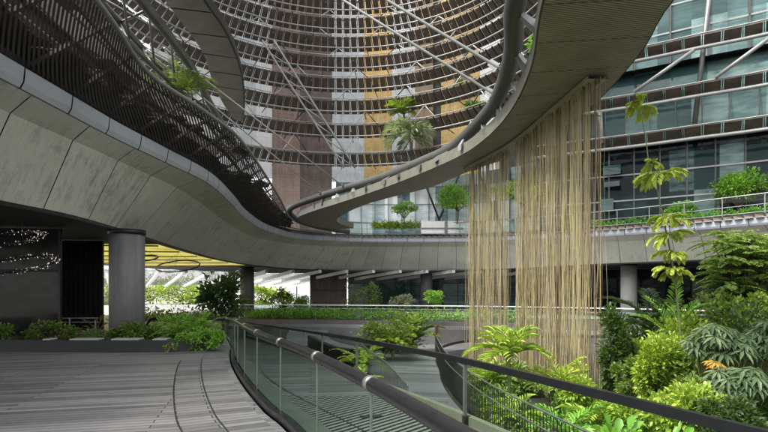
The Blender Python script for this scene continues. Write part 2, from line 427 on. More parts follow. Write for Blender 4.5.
def frond(lv,mb,base,az,el,length,npair,leaflet,width,curl=1.3,rad=.008,ang=.9,vee=.3,kink=0):
    p=Vector(base); seg=10; pts=[p.copy()]; e=el
    for i in range(seg):
        p=p+Vector((math.cos(az)*math.cos(e),math.sin(az)*math.cos(e),math.sin(e)))*(length/seg); pts.append(p.copy()); e-=curl/seg*(.5+i/seg)
    mb.tube(pts,[rad*(1-.8*i/seg) for i in range(seg+1)],4,cap=False)
    sp=resample(pts,n=npair+2)
    for i in range(1,npair+1):
        t=(sp[i+1]-sp[i-1]).normalized() if i<npair+1 else (sp[i]-sp[i-1]).normalized()
        side=t.cross(Vector((0,0,1))); side.normalize(); nrm=side.cross(t)
        w=math.sin(math.pi*(.12+.86*i/(npair+1)))**.7
        for s in (-1,1):
            d=side*s*math.sin(ang)+t*math.cos(ang)+nrm*vee+Vector((random.uniform(-.1,.1),)*3)
            lv.add([sp[i]],[d],leaflet*w*random.uniform(.85,1.1),width*random.uniform(.8,1.1))

def fern(name,label,cat,base,n,length,leaflet,mat,group=None,npair=16,width=.03,el=(.5,1.3),curl=1.5,stem=0.0,stem_r=.03,ang=.9,part='frond',stemmat='stem_green',azr=(0,2*math.pi),rad=.008):
    base=Vector(base); t=thing(name,label,cat,base,group); lv=Leaves(); mb=MB(); top=base+Vector((0,0,stem))
    if stem>0: mb.tube(spline([base,base.lerp(top,.5)+Vector((stem*.02,0,0)),top],4),stem_r,7)
    for k in range(n):
        az=azr[0]+(azr[1]-azr[0])*(k+random.uniform(-.3,.3))/n
        frond(lv,mb,top+Vector((0,0,-random.random()*.08*stem)),az,random.uniform(*el),length*random.uniform(.7,1.1),npair,leaflet,width,curl*random.uniform(.8,1.2),rad,ang)
    mb.build('stem' if stem<1.2 else 'trunk',M[stemmat],t,True); lv.build('fronds',L[mat],t,.25); return t

def rosette_plant(name,label,cat,c,rad,nros,leaf,mat,base,group=None,per=9,width=.28,droop=.35):
    """umbrella-leaved shrub: wheels of long leaflets at the ends of stems"""
    base=Vector(base); t=thing(name,label,cat,base,group); lv=Leaves(); mb=MB(); c=Vector(c)
    for k in range(nros):
        q=rv(1)[0]; q[2]=abs(q[2])*1.0-.25; q[1]=q[1] if q[1]<.2 else -q[1]*.6
        e=c+Vector((q[0]*rad[0],q[1]*rad[1],q[2]*rad[2]))*(.55+.45*random.random())
        m=base.lerp(e,.6)+Vector((0,0,.12)); sp=spline([base,m,e],3); mb.tube(sp,[.016*(1-.7*i/len(sp)) for i in range(len(sp))],5,cap=False)
        ax=(e-base).normalized()*.7+Vector((0,-.45,.8)); ax.normalize(); a=ax.cross(Vector((1,.2,0))).normalized(); b=ax.cross(a)
        n=per+random.randint(-2,2); ph=random.random()*6; ll=leaf*random.uniform(.75,1.2)
        for i in range(n):
            an=ph+2*math.pi*i/n; d=a*math.cos(an)+b*math.sin(an)-ax*droop*random.uniform(.5,1.3)
            lv.add([e+d*.02],[d],ll*random.uniform(.85,1.1),ll*width,S=[ax.cross(d)])
    mb.build('stem',M['stem_green'],t,True); lv.build('leaves',L[mat],t,.2); return t
def hedge(name,label,cat,pts,depth,h,n,leaf,mat,group=None):
    pts=resample([Vector(p) for p in pts],n=40); t=thing(name,label,cat,pts[0],group); lv=Leaves(); mb=MB()
    idx=RNG.random(n)*(len(pts)-1.001); i0=idx.astype(int); fr=(idx-i0)[:,None]; A=np.array([tuple(p) for p in pts])
    B=A[i0]*(1-fr)+A[i0+1]*fr
    hh=h*(.6+.25*np.sin(idx*1.9)*np.cos(idx*.83+1)+.25*np.sin(idx*4.7+2))
    B[:,0]+=RNG.uniform(-depth,depth,n)*.5; B[:,1]+=RNG.uniform(-depth,depth,n)*.5; B[:,2]+=RNG.random(n)**.6*hh
    lv.add(B,rv(n)*.8+np.array([0,-.2,.6]),leaf*RNG.uniform(.6,1.3,n),leaf*.42)
    for p in pts[::2]: mb.tube([p,p+Vector((.05,0,h*.6))],.012,4,cap=False)
    mb.build('stems',M['bark'],t); lv.build('foliage',L[mat],t); return t

# ------------------------------------------------------------------ ground and decks
mb=MB(); mb.add([(-900,-900,-1.75),(900,-900,-1.75),(900,900,-1.75),(-900,900,-1.75)],[(0,1,2,3)]); structure('ground',mb,M['soil'])

RAIL1=spline([(1.3,-2,0),(1.0,0,0),(.6,1.2,0),(.1,2.7,0),(-.32,3.9,0),(-1.1,5.86,0),(-1.63,6.93,0),(-2.4,8.76,0),(-3.2,10.9,0),(-3.75,12.6,0),(-4.4,14.8,0),(-5.8,19,0),(-7.7,25,0),(-10.0,33.5,0)],8)
def drop1(y): return 0 if y<11 else -min(1.0,(y-11)*.05)
RAIL2=spline([(4.4,-.6,.62),(3.4,1.8,.61),(2.7,3.66,.6),(2.23,4.9,.6),(1.2,7.7,.58),(.3,9.9,.53),(-.63,12.1,.48),(-1.9,16,.28),(-3.1,20,.06),(-4.9,24.6,-.15),(-6.4,28,-.27),(-8.9,33.3,-.45)],8)
def at_y(poly,y):
    for a,b in zip(poly,poly[1:]):
        if a.y<=y<=b.y: return a.lerp(b,(y-a.y)/max(1e-6,b.y-a.y))
    return poly[0] if y<poly[0].y else poly[-1]
# deck
mb=MB(); edge=[p for p in RAIL1]
near=[Vector((-46,p.y,0)) for p in edge]
mb.loft([near,edge],flip=True); mb.loft([edge,[Vector((p.x,p.y,-1.74)) for p in edge]],flip=True)
mb.add([(-46,-14,0),(1.3,-14,0),(1.3,-2,0),(-46,-2,0)],[(0,1,2,3)])
structure('deck',mb,M['deck'])
# curved border bands of the deck and their dark joints
inner=[p for p in RAIL1 if p.y<12.2]
def band(d0,d1,z):
    a=outward(inner,d0,z); b=outward(inner,d1,z); return [b,a]
mb=MB(); mb.loft(band(.10,1.05,.004),flip=True); structure('deck_border',mb,M['deck_border'])
mb=MB()
for d in (.6,1.06): mb.loft(band(d-.011,d+.011,.008),flip=True)
structure('deck_joint',mb,M['planter_stone'])
# ramp between the two balustrades
ys=np.linspace(-.5,33,70); lft=[];rgt=[]
for y in ys:
    a=at_y(RAIL1,y); b=at_y(RAIL2,y); z=b.z-1.0
    lft.append(Vector((a.x+.02,y,z))); rgt.append(Vector((b.x+.06,y,z)))
mb=MB(); mb.loft([lft,rgt],flip=True); structure('ramp',mb,M['ramp'])
mb=MB()
l2=[l.lerp(r,.16)+Vector((0,0,.005)) for l,r in zip(lft,rgt)]; r2=[l.lerp(r,.97)+Vector((0,0,.005)) for l,r in zip(lft,rgt)]
sel=[i for i,y in enumerate(ys) if 4<y<10.4]
mb.loft([[l2[i] for i in sel],[r2[i] for i in sel]],flip=True); structure('ramp_grate',mb,M['ribbed'])
mb=MB()
for q0 in (.155,.42):
    ln=[l.lerp(r,q0 if q0<.2 else q0+.12*math.sin(i*.16))+Vector((0,0,.009)) for i,(l,r) in enumerate(zip(lft,rgt))]; mb.loft([outward(ln,.014),outward(ln,-.014)],flip=True)
structure('ramp_joint',mb,M['black_metal'])
for q0,yy in ((.45,7.0),(.62,8.3)):
    a=at_y(lft,yy).lerp(at_y(rgt,yy),q0); dc=MB(); dc.box((a.x,a.y,a.z+.012),(.34,.16,.02),.3); d_=tag(dc.build('drain_cover',M['dark_metal']),{7.0:'nearer dark drain cover on the ribbed ramp surface',8.3:'farther dark drain cover on the ribbed ramp surface'}[yy],'drain cover','drain covers on the ramp')
mb=MB()
mb.loft([[p+Vector((-.05,0,.16)) for p in rgt],[p+Vector((.06,0,.16)) for p in rgt],[p+Vector((.06,0,-1.2)) for p in rgt]],flip=True)
mb.loft([[p+Vector((-.05,0,0)) for p in rgt],[p+Vector((-.05,0,.16)) for p in rgt]],flip=True)
structure('ramp_edge',mb,M['olive_steel'])

# lower garden path
pl=spline([(.55,8.8,-1.3),(.05,14.4,-1.3),(-.6,18,-1.3),(-.9,21.2,-1.3),(-.4,24.5,-1.3),(1.5,27.3,-1.3),(5,28.6,-1.3),(9,28.2,-1.3)],6)
pr=spline([(2.25,8.8,-1.3),(1.85,12.8,-1.3),(1.8,15.9,-1.3),(2.0,19,-1.3),(2.2,22,-1.3),(3.1,24.6,-1.3),(5.4,26.2,-1.3),(9,25.9,-1.3)],6)
mb=MB(); mb.loft([pl,pr],flip=True); mb.loft([up(pl,-.5),pl],flip=True); mb.loft([pr,up(pr,-.5)],flip=True); structure('garden_path',mb,M['path'])
qa=spline([(-1.3,23.5,-1.28),(-3.2,25,-1.2),(-5.2,28,-1.1),(-6,33,-.9)],6); qb=spline([(-1.0,26,-1.28),(-2.3,27.5,-1.2),(-3.2,30,-1.1),(-3.6,34,-.9)],6)
mb=MB(); mb.loft([qa,qb],flip=True); structure('side_path',mb,M['path'])
# dark curved pond wall
wc=spline([(-3.6,24.5,0),(-2.7,21.6,0),(-1.9,19.6,0),(-1.0,18.8,0),(-.55,20.3,0)],8)
mb=MB(); o=outward(wc,.22,0)
mb.loft([atz(wc,-1.74),atz(wc,-.55),atz(o,-.55),atz(o,-1.74)]); tag(mb.build('retaining_wall',M['black_metal']),'low dark curved wall beside the grey garden path','wall')

# far walkway
FW=spline([(-11,37,0),(-7,36.6,0),(-4,36,0),(2,34.5,0),(8,32.5,0),(14,28.5,0),(18,24,0),(20,18,0),(21,10,0)],8)
mb=MB(); o=outward(FW,7,-.5); mb.loft([atz(FW,-1.74),atz(FW,-.5),o]); structure('far_walkway',mb,M['retaining'])
mb=MB(); fa=atz([q for q in FW if q.x<17],-.75); fb=outward(fa,-3.0,-.75); mb.loft([fb,fa]); mb.loft([up(fb,-1),fb]); structure('far_path',mb,M['path'])
mb=MB(); mb.add([(-80,38,-.52),(60,38,-.52),(60,140,-.52),(-80,140,-.52)],[(0,1,2,3)]); structure('plaza',mb,M['plaza'])

# ------------------------------------------------------------------ balustrades
def balustrade(label,curve_base,zt,name='glass_balustrade'): pass
t=thing('glass_balustrade','curved glass balustrade with a thick round black handrail beside the wooden deck','balustrade',(1.0,0,0),'glass balustrades of the garden')
bz=[Vector((p.x,p.y,drop1(p.y))) for p in RAIL1 if p.y>.6]
gl=outward(bz,-.13)
mb=MB(); mb.loft([up(gl,.06),up(gl,.93)]); mb.build('glass_panel',M['glass_green'],t)
mb=MB(); mb.tube(up(gl,.94),.052,14); mb.build('handrail',M['black_metal'],t,True)
mb=MB(); ch=outward(bz,-.03); ch2=outward(bz,-.11); mb.loft([up(ch,.0),up(ch,.09),up(ch2,.09),up(ch2,0)]); mb.build('base_channel',M['black_metal'],t)
mb=MB(); c3=outward(bz,-.15); c4=outward(bz,-.42); mb.loft([up(c3,0),up(c3,.07),up(c4,.05),up(c4,-.5)]); mb.build('kerb',M['tube_grey'],t)
rs=resample(up(gl,.94),step=1.55)
for i in range(1,12):
    a=rs[i]; d=(rs[i+1]-rs[i-1]).normalized()*.035
    mb=MB(); mb.tube([a-d,a+d],.058,14); mb.build('joint_collar',M['grey_metal'],t,True)
js=resample(gl,step=1.55)
for i in range(1,12):
    mb=MB(); mb.bar(js[i]+Vector((0,0,.07)),js[i]+Vector((0,0,.9)),.012,.02); mb.build('glass_joint',M['grey_metal'],t)

t=thing('glass_balustrade','long glass balustrade with a flat black top rail crossing in front of the garden','balustrade',(2.7,3.66,-.4),'glass balustrades of the garden')
r2c=[p for p in RAIL2]
mb=MB(); mb.loft([up(r2c,-.96),up(r2c,-.02)]); mb.build('glass_panel',M['glass'],t)
mb=MB(); a=outward(r2c,.032); b=outward(r2c,-.032); mb.loft([up(a,-.075),up(a,.015),up(b,.015),up(b,-.075),up(a,-.075)]); mb.build('top_rail',M['black_metal'],t)
for (x,y) in ((1.2,7.7),(-.63,12.1),(-1.9,16),(-3.1,20),(-4.7,24.6)):
    p=at_y(RAIL2,y); mb=MB(); mb.box((p.x,p.y,p.z-.55),(.05,.035,1.0),R(20)); po=mb.build('post',M['grey_metal'],t)
    mb=MB(); mb.box((p.x+.01,p.y-.05,p.z-.93),(.1,.07,.2),R(20)); 
    br=mb.build('bracket',M['dark_metal'],t); 
# far white-railed balustrade
t=thing('glass_balustrade','far glass balustrade with a thin white top rail along the raised walkway','balustrade',(2,34.5,-.5),'glass balustrades of the garden')
fr=atz(FW,0)
mb=MB(); mb.loft([up(fr,-.48),up(fr,.5)]); mb.build('glass_panel',M['glass_teal'],t)
mb=MB(); mb.tube(up(fr,.55),.035,8); mb.build('top_rail',M['white_metal'],t,True)
mb=MB(); mb.tube(up(fr,.32),.012,6); mb.build('wire',M['pale_metal'],t,True)
for p in resample(fr,step=3.0)[1:-1]:
    mb=MB(); mb.box((p.x,p.y,.02),(.05,.04,1.0)); mb.build('post',M['grey_metal'],t)

def bar_fence(label,pts,h,m,step,rails=(1.0,.72)):
    pts=spline(pts,8); t=thing('bar_fence',label,'fence',pts[0],'bar fences beside the garden paths')
    for q in rails:
        mb=MB(); mb.tube(up(pts,h*q),.018,6); mb.build('rail',M['grey_metal'] if q==1.0 or m=='dark_metal' else M[m],t,True)
    mb=MB()
    for p in resample(pts,step=step): mb.tube([p,p+Vector((0,0,h*.97))],.009,5,cap=False)
    mb.build('bars',M[m],t)
    mb=MB(); mb.loft([pts,up(pts,.12)]); mb.build('kick_plate',M['dark_metal'],t)
bar_fence('curving dark bar fence with two rails on the right edge of the garden path',[(2.95,6.0,-1.3),(2.6,7.6,-1.3),(2.15,10.4,-1.3),(1.95,13,-1.3),(1.9,16,-1.3),(2.05,19.5,-1.3),(2.2,22,-1.3)],1.0,'dark_metal',.11)
bar_fence('thin pale looping fence on the left edge of the garden path',[(.5,10.8,-1.3),(.05,14.4,-1.3),(-.62,18,-1.3),(-.95,21.2,-1.3),(-.5,24.3,-1.3),(.3,25.8,-1.3)],.9,'grey_metal',.16,(1.0,))
bar_fence('reddish brown curved bar fence on the walkway bend behind the rope curtain',[(2.2,22.4,-1.25),(2.7,24.6,-1.2),(3.8,26.2,-1.1),(5.6,27.0,-1.0),(8.2,27,-.9),(11,26,-.8)],1.25,'rust_bar',.16,(1.0,.1))

# ------------------------------------------------------------------ the terraced building
ST=[((-10.5,-8),(-8.6,-8,5.6)),((-9.4,0),(-7.9,0,5.6)),((-8.9,6),(-7.45,6,5.6)),((-8.6,11),(-7.25,10.8,5.6)),((-8.3,13.6),(-7.15,13.6,5.6)),((-8.5,16.2),(-6.9,16.3,5.6)),
((-8.9,19.3),(-6.65,19.6,5.6)),((-9.6,24),(-7.1,24,5.6)),((-10.2,29),(-7.8,29,5.62)),((-10.7,35),(-8.1,35.5,5.65)),((-10.3,41.6),(-7.3,41.5,5.75)),((-8.2,48.6),(-5.2,46,5.95)),
((-4,52),(-2,48.8,6.1)),((1,52.5),(1.5,49.5,6.15)),((8.6,51),(8,48.5,6.1)),((13,45.8),(12.2,43.8,5.85)),((16.2,40),(15.3,38.5,5.5)),((18.6,37),(17.6,35.6,5.4)),((21.2,33.5),(20,32.4,5.35)),((24.5,28),(23.2,27.3,5.3)),((26.5,20),(25.2,20,5.3)),((27,8),(25.6,8,5.3))]
NS=12
Bc=spline([(b[0],b[1],3.6) for b,g in ST],NS); Gc=spline([g for b,g in ST],NS)
# even panel stations along the bottom edge
cum=[0]
for i in range(1,len(Bc)): cum.append(cum[-1]+(Bc[i]-Bc[i-1]).length)
def pair_at(d):
    d=min(max(d,0),cum[-1]-1e-6)
    j=np.searchsorted(cum,d,side='right')-1; j=min(j,len(Bc)-2); t_=(d-cum[j])/(cum[j+1]-cum[j]); return Bc[j].lerp(Bc[j+1],t_),Gc[j].lerp(Gc[j+1],t_)
def fold(b,g): q=g.lerp(b,.36); q.z=g.z-.34; return q
terr=thing('terrace_building','curved concrete terrace building wrapping round the atrium with stained sloping fascia panels','building',(0,52,3.6))
mb=MB(); PL=1.9; d=0
while d<cum[-1]-PL:
    rows=[[],[],[],[]]
    for k in range(4):
        b,g=pair_at(d+.016+(PL-.032)*k/3); f_=fold(b,g); rows[0].append(b); rows[1].append(b.lerp(f_,.5)); rows[2].append(f_); rows[3].append(g)
    o=len(mb.uv); mb.loft(rows,flip=True,mat=0 if (rows[0][0].x<-3 and rows[0][0].y<53) else 1)
    # shift the uv of each panel so stains do not repeat
    for i in range(o,len(mb.uv)): mb.uv[i]=[(x+d*1.0,y) for x,y in mb.uv[i]]
    d+=PL
fas=mb.build('fascia',[M['concrete'],M['concrete_pale']],terr)
allp=[pair_at(q) for q in np.arange(0,cum[-1],.6)]
Bs=[p[0] for p in allp]; Gs=[p[1] for p in allp]; Fs=[fold(b,g) for b,g in allp]
mb=MB(); mb.loft([outward(Bs,.06),outward(Fs,.06),outward(Gs,.07)],flip=True); mb.build('joint_backing',M['black_metal'],terr)
mb=MB(); mb.loft([up(outward(Bs,.25),.02),up(Bs,-.1),up(Bs,0)],flip=True); mb.build('drip_edge',M['dark_metal'],terr)
# gutter segments
mb=MB(); gcum=[0]
for i in range(1,len(Gc)): gcum.append(gcum[-1]+(Gc[i]-Gc[i-1]).length)
def g_at(d):
    d=min(max(d,0),gcum[-1]-1e-6); j=min(np.searchsorted(gcum,d,side='right')-1,len(Gc)-2); t_=(d-gcum[j])/(gcum[j+1]-gcum[j]); return Gc[j].lerp(Gc[j+1],t_)
d=0.4
while d<gcum[-1]-1.5:
    run=[g_at(d+.02+1.46*k/4) for k in range(5)]
    mb.loft([up(outward(run,.12),0),up(outward(run,-.03),.02),up(outward(run,-.10),.14),up(outward(run,-.13),.42),up(outward(run,-.02),.48),up(outward(run,.4),.48)],flip=True); d+=1.5
mb.build('gutter',M['gutter'],terr,False)
# soffit, upper deck slab
mb=MB(); far=[i for i in range(len(Bs))]
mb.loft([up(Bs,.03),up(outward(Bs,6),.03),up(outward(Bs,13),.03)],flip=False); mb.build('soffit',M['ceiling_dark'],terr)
def deckz(g): 
    return g.z+.72
Du=[Vector((g.x,g.y,deckz(g))) for g in Gs]
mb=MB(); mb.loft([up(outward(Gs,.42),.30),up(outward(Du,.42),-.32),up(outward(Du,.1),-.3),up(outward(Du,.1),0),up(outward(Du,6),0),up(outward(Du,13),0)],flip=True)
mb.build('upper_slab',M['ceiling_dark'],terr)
# brown louvre strip on the far edge of the upper deck
i0=next(i for i,p in enumerate(Gs) if p.y>40.0)
mb=MB(); lo=Gs[i0:]; L3=resample(lo,step=.55)
for a,b in zip(L3,L3[1:]):
    dz=.44; m_=(a+b)/2; tdir=(b-a).normalized(); nrm=Vector((-tdir.y,tdir.x,0))
    mb.bar(Vector((m_.x,m_.y,m_.z+dz))-nrm*.28+tdir*.12,Vector((m_.x,m_.y,m_.z+.66))+nrm*.2-tdir*.12,.4,.05)
mb.build('louvre_strip',M['brown_louvre'],terr)
mb=MB(); mb.tube(up(outward(lo,-.34),.44),.04,6); mb.tube(up(outward(lo,-.2),.76),.035,6); build_each(mb,'edge_tube',M['grey_metal'],terr,True)
# beams on the left and a gold ceiling that glows by emission
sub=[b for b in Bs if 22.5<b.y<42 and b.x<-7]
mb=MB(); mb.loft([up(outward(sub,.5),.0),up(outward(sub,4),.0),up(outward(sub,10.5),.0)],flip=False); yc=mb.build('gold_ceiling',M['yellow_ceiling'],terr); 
mb=MB()
for q in range(0,len(sub),6):
    a=outward(sub,.5)[q]; b=outward(sub,10.5)[q]; mb.bar(a+Vector((0,0,-.06)),b+Vector((0,0,-.06)),.05,.06)
build_each(mb,'ceiling_batten',M['brown_louvre'],terr)
# pergola of pale beams beyond
per=thing('pergola','sloping pergola of pale beams and slats under the far terrace','pergola',(-15,60,-.52))
mb=MB()
for k in range(17):
    x=-27+k*2.6; mb.bar((x,50.5,3.42),(x-11,72,2.15),.28,.3)
build_each(mb,'beam',M['white_metal'],per)
mb=MB()
for k in range(22):
    q=k/21; y=50.5+21.5*q; z=3.62-1.27*q; mb.box((-6-11*q,y,z),(46,.32,.05),0)
mb.build('slats',M['concrete_dark'],per)
mb=MB()
for x in (-36,-24,-12): mb.tube([(x,71.5,-.5),(x,71.5,2.1)],.1,8)
build_each(mb,'leg',M['grey_metal'],per)

def column(label,x,y,r,z0,z1,m,group='round concrete columns under the terrace'):
    t=thing('column',label,'column',(x,y,z0),group); mb=MB()
    mb.tube([(x,y,z0),(x,y,(z0+z1)/2),(x,y,z1)],r,32); mb.build('shaft',M[m],t,True)
    mb=MB(); mb.tube([(x,y,z1-.16),(x,y,z1)],r+.035,32); mb.build('collar',M['dark_metal'],t,True)
    mb=MB(); mb.tube([(x,y,z0),(x,y,z0+.14)],r+.02,32); mb.build('base_ring',M['grey_metal'],t,True); return t
column('thick pale concrete column standing by the planter near the lobby',-8.6,17.4,.55,0,3.6,'concrete_col')
column('dark grey column beside the leafy tree at the end of the glass handrail',-12.1,46,.6,-.52,3.6,'concrete_dark')
column('slim mid grey column under the far fascia behind the garden hedge',4.4,54,.62,-.5,3.6,'concrete_dark')
column('light grey column under the right fascia behind the rope curtain and palm',19.3,41,.6,-.5,3.6,'concrete_grey')

# back walls under the terrace
def wall_strip(name,label,cat,pts,z0,z1,m,step=1.6,frame='dark_metal',horiz=(.5,),parent=None):
    pts=[Vector(p) for p in pts]; t=parent or thing(name,label,cat,(pts[0].x,pts[0].y,z0))
    mb=MB(); mb.loft([atz(pts,z0),atz(pts,z1)]); mb.build('glazing',m,t)
    mb=MB()
    for p in resample(pts,step=step): mb.box((p.x,p.y-.06,(z0+z1)/2),(.07,.12,z1-z0))
    for q in horiz:
        for a,b in zip(pts,pts[1:]): mb.bar(Vector((a.x,a.y-.06,z0+(z1-z0)*q)),Vector((b.x,b.y-.06,z0+(z1-z0)*q)),.1,.07)
    mb.build('mullions',M[frame],t); return t
wall_strip('lobby_wall','dark glazed lobby wall with a pair of doors behind the left planter','wall',[(-30,15.6,0),(-14.6,16.4,0),(-10.55,17.0,0)],0,3.6,M['facade_lobby'],2.0,'black_metal',(.62,))
wall_strip('glass_screen','dark ribbed glass screen between the lobby wall and the thick column','wall',[(-13.4,21,0),(-11.45,21.2,0)],0,3.6,M['facade_lobby'],.18,'black_metal',(.55,.58))
bw=[(-8.2,58,0),(-4.2,58.2,0)]
wall_strip('core_wall','dark brown core wall behind the bushes under the far terrace','wall',bw,-.5,3.62,M['p_brown'],4)
wall_strip('shopfront','dark shopfront glazing under the far terrace behind the slim column','shopfront',[(-4.1,60,0),(4,60.5,0),(13,59,0),(20,55,0)],-.5,3.62,M['facade_teal'],1.7,'dark_metal',(.35,.7))
wall_strip('shopfront','black recessed glazing under the right terrace behind the light grey column','shopfront',[(20.1,54.8,0),(26,48,0),(31,40,0),(35,30,0)],-.5,3.62,M['facade_dark'],2.2,'dark_metal',(.3,))

# level-3 glass front and the right tower
right=[g for g in Gs if g.x>9 or g.y>46.5]
tw=thing('glass_tower','dark teal glass tower with brown louvred sunshade bands on the right','tower',(17,40,6))
rt=spline([(11.9,41.6,0),(15.6,39.6,0),(18.7,38,0),(21.9,36,0),(25.2,34,0),(30,30,0),(34,24,0),(36,16,0)],10)
base_line=outward(rt,2.6)
mb=MB(); mb.loft([atz(base_line,5.9),atz(base_line,9),atz(base_line,12.6)]); mb.build('glazing',M['facade_dark'],tw)
mb=MB(); mb.loft([atz(outward(rt,1.7),12.6),atz(outward(rt,1.4),15.4)]); mb.build('glazing',M['facade_teal'],tw)
mb=MB(); mb.loft([atz(outward(rt,1.5),15.4),atz(outward(rt,2.6),18.4)]); mb.build('glazing',M['facade_mid'],tw)
mb=MB(); mb.loft([atz(outward(rt,1.7),18.4),atz(outward(rt,1.7),22),atz(outward(rt,1.7),34)]); mb.build('glazing',M['facade_teal'],tw)
mb=MB()
for p in resample(base_line,step=1.75): mb.box((p.x,p.y-.05,9.2),(.08,.12,6.8))
for p in resample(outward(rt,1.45),step=1.6): mb.bar((p.x-.05,p.y-.08,12.6),(p.x-.05,p.y-.08,15.4),.05,.06)
for p in resample(outward(rt,1.6),step=2.4): mb.box((p.x,p.y-.06,25),(.09,.16,13.4))
mb.build('mullions',M['grey_metal'],tw)
mb=MB()
for z,oo in ((8.6,2.5),(10.6,2.5),(20.6,1.55),(22.6,1.55)):
    q=outward(rt,oo,z); mb.loft([up(q,-.05),up(q,.06)])
build_each(mb,'transom',M['rail_grey'],tw)
mb=MB(); mb.loft([atz(outward(rt,2.6),12.6),atz(outward(rt,1.7),12.62)]); mb.loft([atz(outward(rt,2.6),18.4),atz(outward(rt,1.7),18.42)]); build_each(mb,'floor_slab',M['dark_metal'],tw)
def sunshade(parent,curve,z,w=.75,h=.34,step=.95,tubes=((-.1,-.3,.09),),blockm='brown_louvre'):
    rs=resample(curve,step=step); mb=MB()
    for a,b in zip(rs,rs[1:]):
        td=(b-a).normalized(); n=Vector((-td.y,td.x,0)); a2=a+td*.09; b2=b-td*.09
        lo_,hi_=-n*w*.5,n*w*.5
        q=[a2+lo_,b2+lo_,b2+hi_,a2+hi_]; zz=[z+h*.5,z+h*.5,z-h*.5,z-h*.5]
        vs=[Vector((p.x,p.y,k)) for p,k in zip(q,zz)]+[Vector((p.x,p.y,k+.07)) for p,k in zip(q,zz)]
        mb.add(vs,[(0,3,2,1),(4,5,6,7),(0,1,5,4),(1,2,6,5),(2,3,7,6),(3,0,4,7)])
        mb.bar(Vector((a.x,a.y,z+h*.58))-n*w*.58,Vector((a.x,a.y,z-h*.5))+n*w*.5,.05,.14,1)
    o=mb.build('sunshade',[M[blockm],M['dark_metal']],parent)
    mb=MB()
    for off,dz,r_ in tubes: mb.tube(up(atz(outward(rs,off),z),dz),r_,6)
    tb=mb.build('shade_tube',M['rail_grey'],o,True); tb.location=(0,0,0)
    return o
for z in (12.6,15.5,18.8):
    sunshade(tw,rt,z,.8,.5,1.15,((-.2,-.5,.13),(-.6,.3,.05)),blockm='ring_brown')
mb=MB()
a=P(709,0,36.2); b=P(693,138,37.0); mb.tube([a+(a-b)*.3,b],.17,10); mb.build('post',M['grey_metal'],tw,True)
mb=MB()
for q in ((634,92,37.6,694,50,35.8),(715,78,35,768,39,33.2)):
    mb.tube([P(q[0],q[1],q[2]),P(q[3],q[4],q[5])],.13,8)
q0=P(600,112,39); mb.tube([q0,P(602,143,39)],.16,8)
build_each(mb,'brace',M['rail_grey'],tw,True)
mb=MB(); c0=P(697,150,42); mb.tube([(c0.x,c0.y,6),(c0.x,c0.y,12.6)],.7,20); mb.build('inner_column',M['concrete_dark'],tw,True)
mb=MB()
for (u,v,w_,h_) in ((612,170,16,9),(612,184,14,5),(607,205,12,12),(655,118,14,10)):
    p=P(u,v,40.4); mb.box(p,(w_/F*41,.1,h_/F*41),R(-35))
build_each(mb,'teal_pane',M['facade_teal'],tw)  # small teal glass panes on the tower front

# front of the level above, middle: blue-green glass wall
fr3=[g for g in Gs if g.y>44.5 and -3<g.x<11.5]
wl=outward(fr3,4.2)
mid=thing('glass_building','blue reflective glass front behind the far planted terrace','building',(0,53,6.8))
mb=MB(); mb.loft([atz(wl,6.6),atz(wl,9.4),atz(outward(fr3,4.3),14.8)]); mb.build('glazing',M['facade_blue'],mid)
mb=MB()
for p in resample(wl,step=1.35): mb.box((p.x,p.y-.06,9.9),(.07,.12,6.6))
for z in (8.5,10.4,12.2):
    q=outward(fr3,4.1,z); mb.loft([up(q,-.05),up(q,.05)])
mb.build('mullions',M['rim'],mid)
mb=MB()
for u0,v0,u1,v1 in ((470,150,432,236),(476,165,500,226),(418,165,440,222)):
    mb.tube([P(u0,v0,50.5),P(u1,v1,49.8)],.1,6)
build_each(mb,'brace',M['dark_metal'],mid,True)

# central tower with stacked ring sunshades
ct=thing('louvred_tower','tall round tower front ringed by brown louvred sunshades over striped cladding','tower',(0.5,49,6.6))
CX,CY,RR=-3.2,32.2,14.9
def arc(r,a0,a1,z,n=60): return [Vector((CX+r*math.cos(a),CY+r*math.sin(a),z)) for a in np.linspace(a0,a1,n)]
def ang_u(u,r):
    lo_,hi_=R(-20),R(200)
    for _ in range(50):
        m_=(lo_+hi_)/2; uu=384+F*(CX+r*math.cos(m_))/(CY+r*math.sin(m_))
        if uu<u: hi_=m_
        else: lo_=m_
    return (lo_+hi_)/2
cuts=[(150,'p_white'),(232,'p_white'),(256,'p_pale'),(272,'p_white'),(300,'p_pink'),(332,'p_brown'),(364,'p_pale'),(392,'p_gold'),(415,'p_pale'),(433,'p_tan'),(441,'p_dark'),(480,'p_gold'),(500,'p_white'),(560,'p_dark')]
for (u0,_),(u1,m_) in zip(cuts,cuts[1:]):
    mb=MB(); rb=18.0 if m_ not in ('p_brown','p_dark') else 18.4
    q=arc(rb,ang_u(u0,rb),ang_u(u1,rb),12.0 if m_ not in('p_pink','p_brown') else 6.8,8)
    mb.loft([q,atz(q,46)],flip=True); mb.build('cladding_panel',M[m_],ct)
zs=[13.3,15.9,18.1,20.1,22.0,23.8,25.5,27.2,28.9,30.6,32.3]
rings=[]
for i,z in enumerate(zs):
    c=arc(RR,R(-8),R(192),z,90)[::-1]
    sunshade(ct,c,z,1.1,.82,.66,((-.5,-.5,.06),(-.7,.55,.035),(.5,.8,.04)),blockm='ring_brown')
mb=MB(); mb2=MB(); nst=0
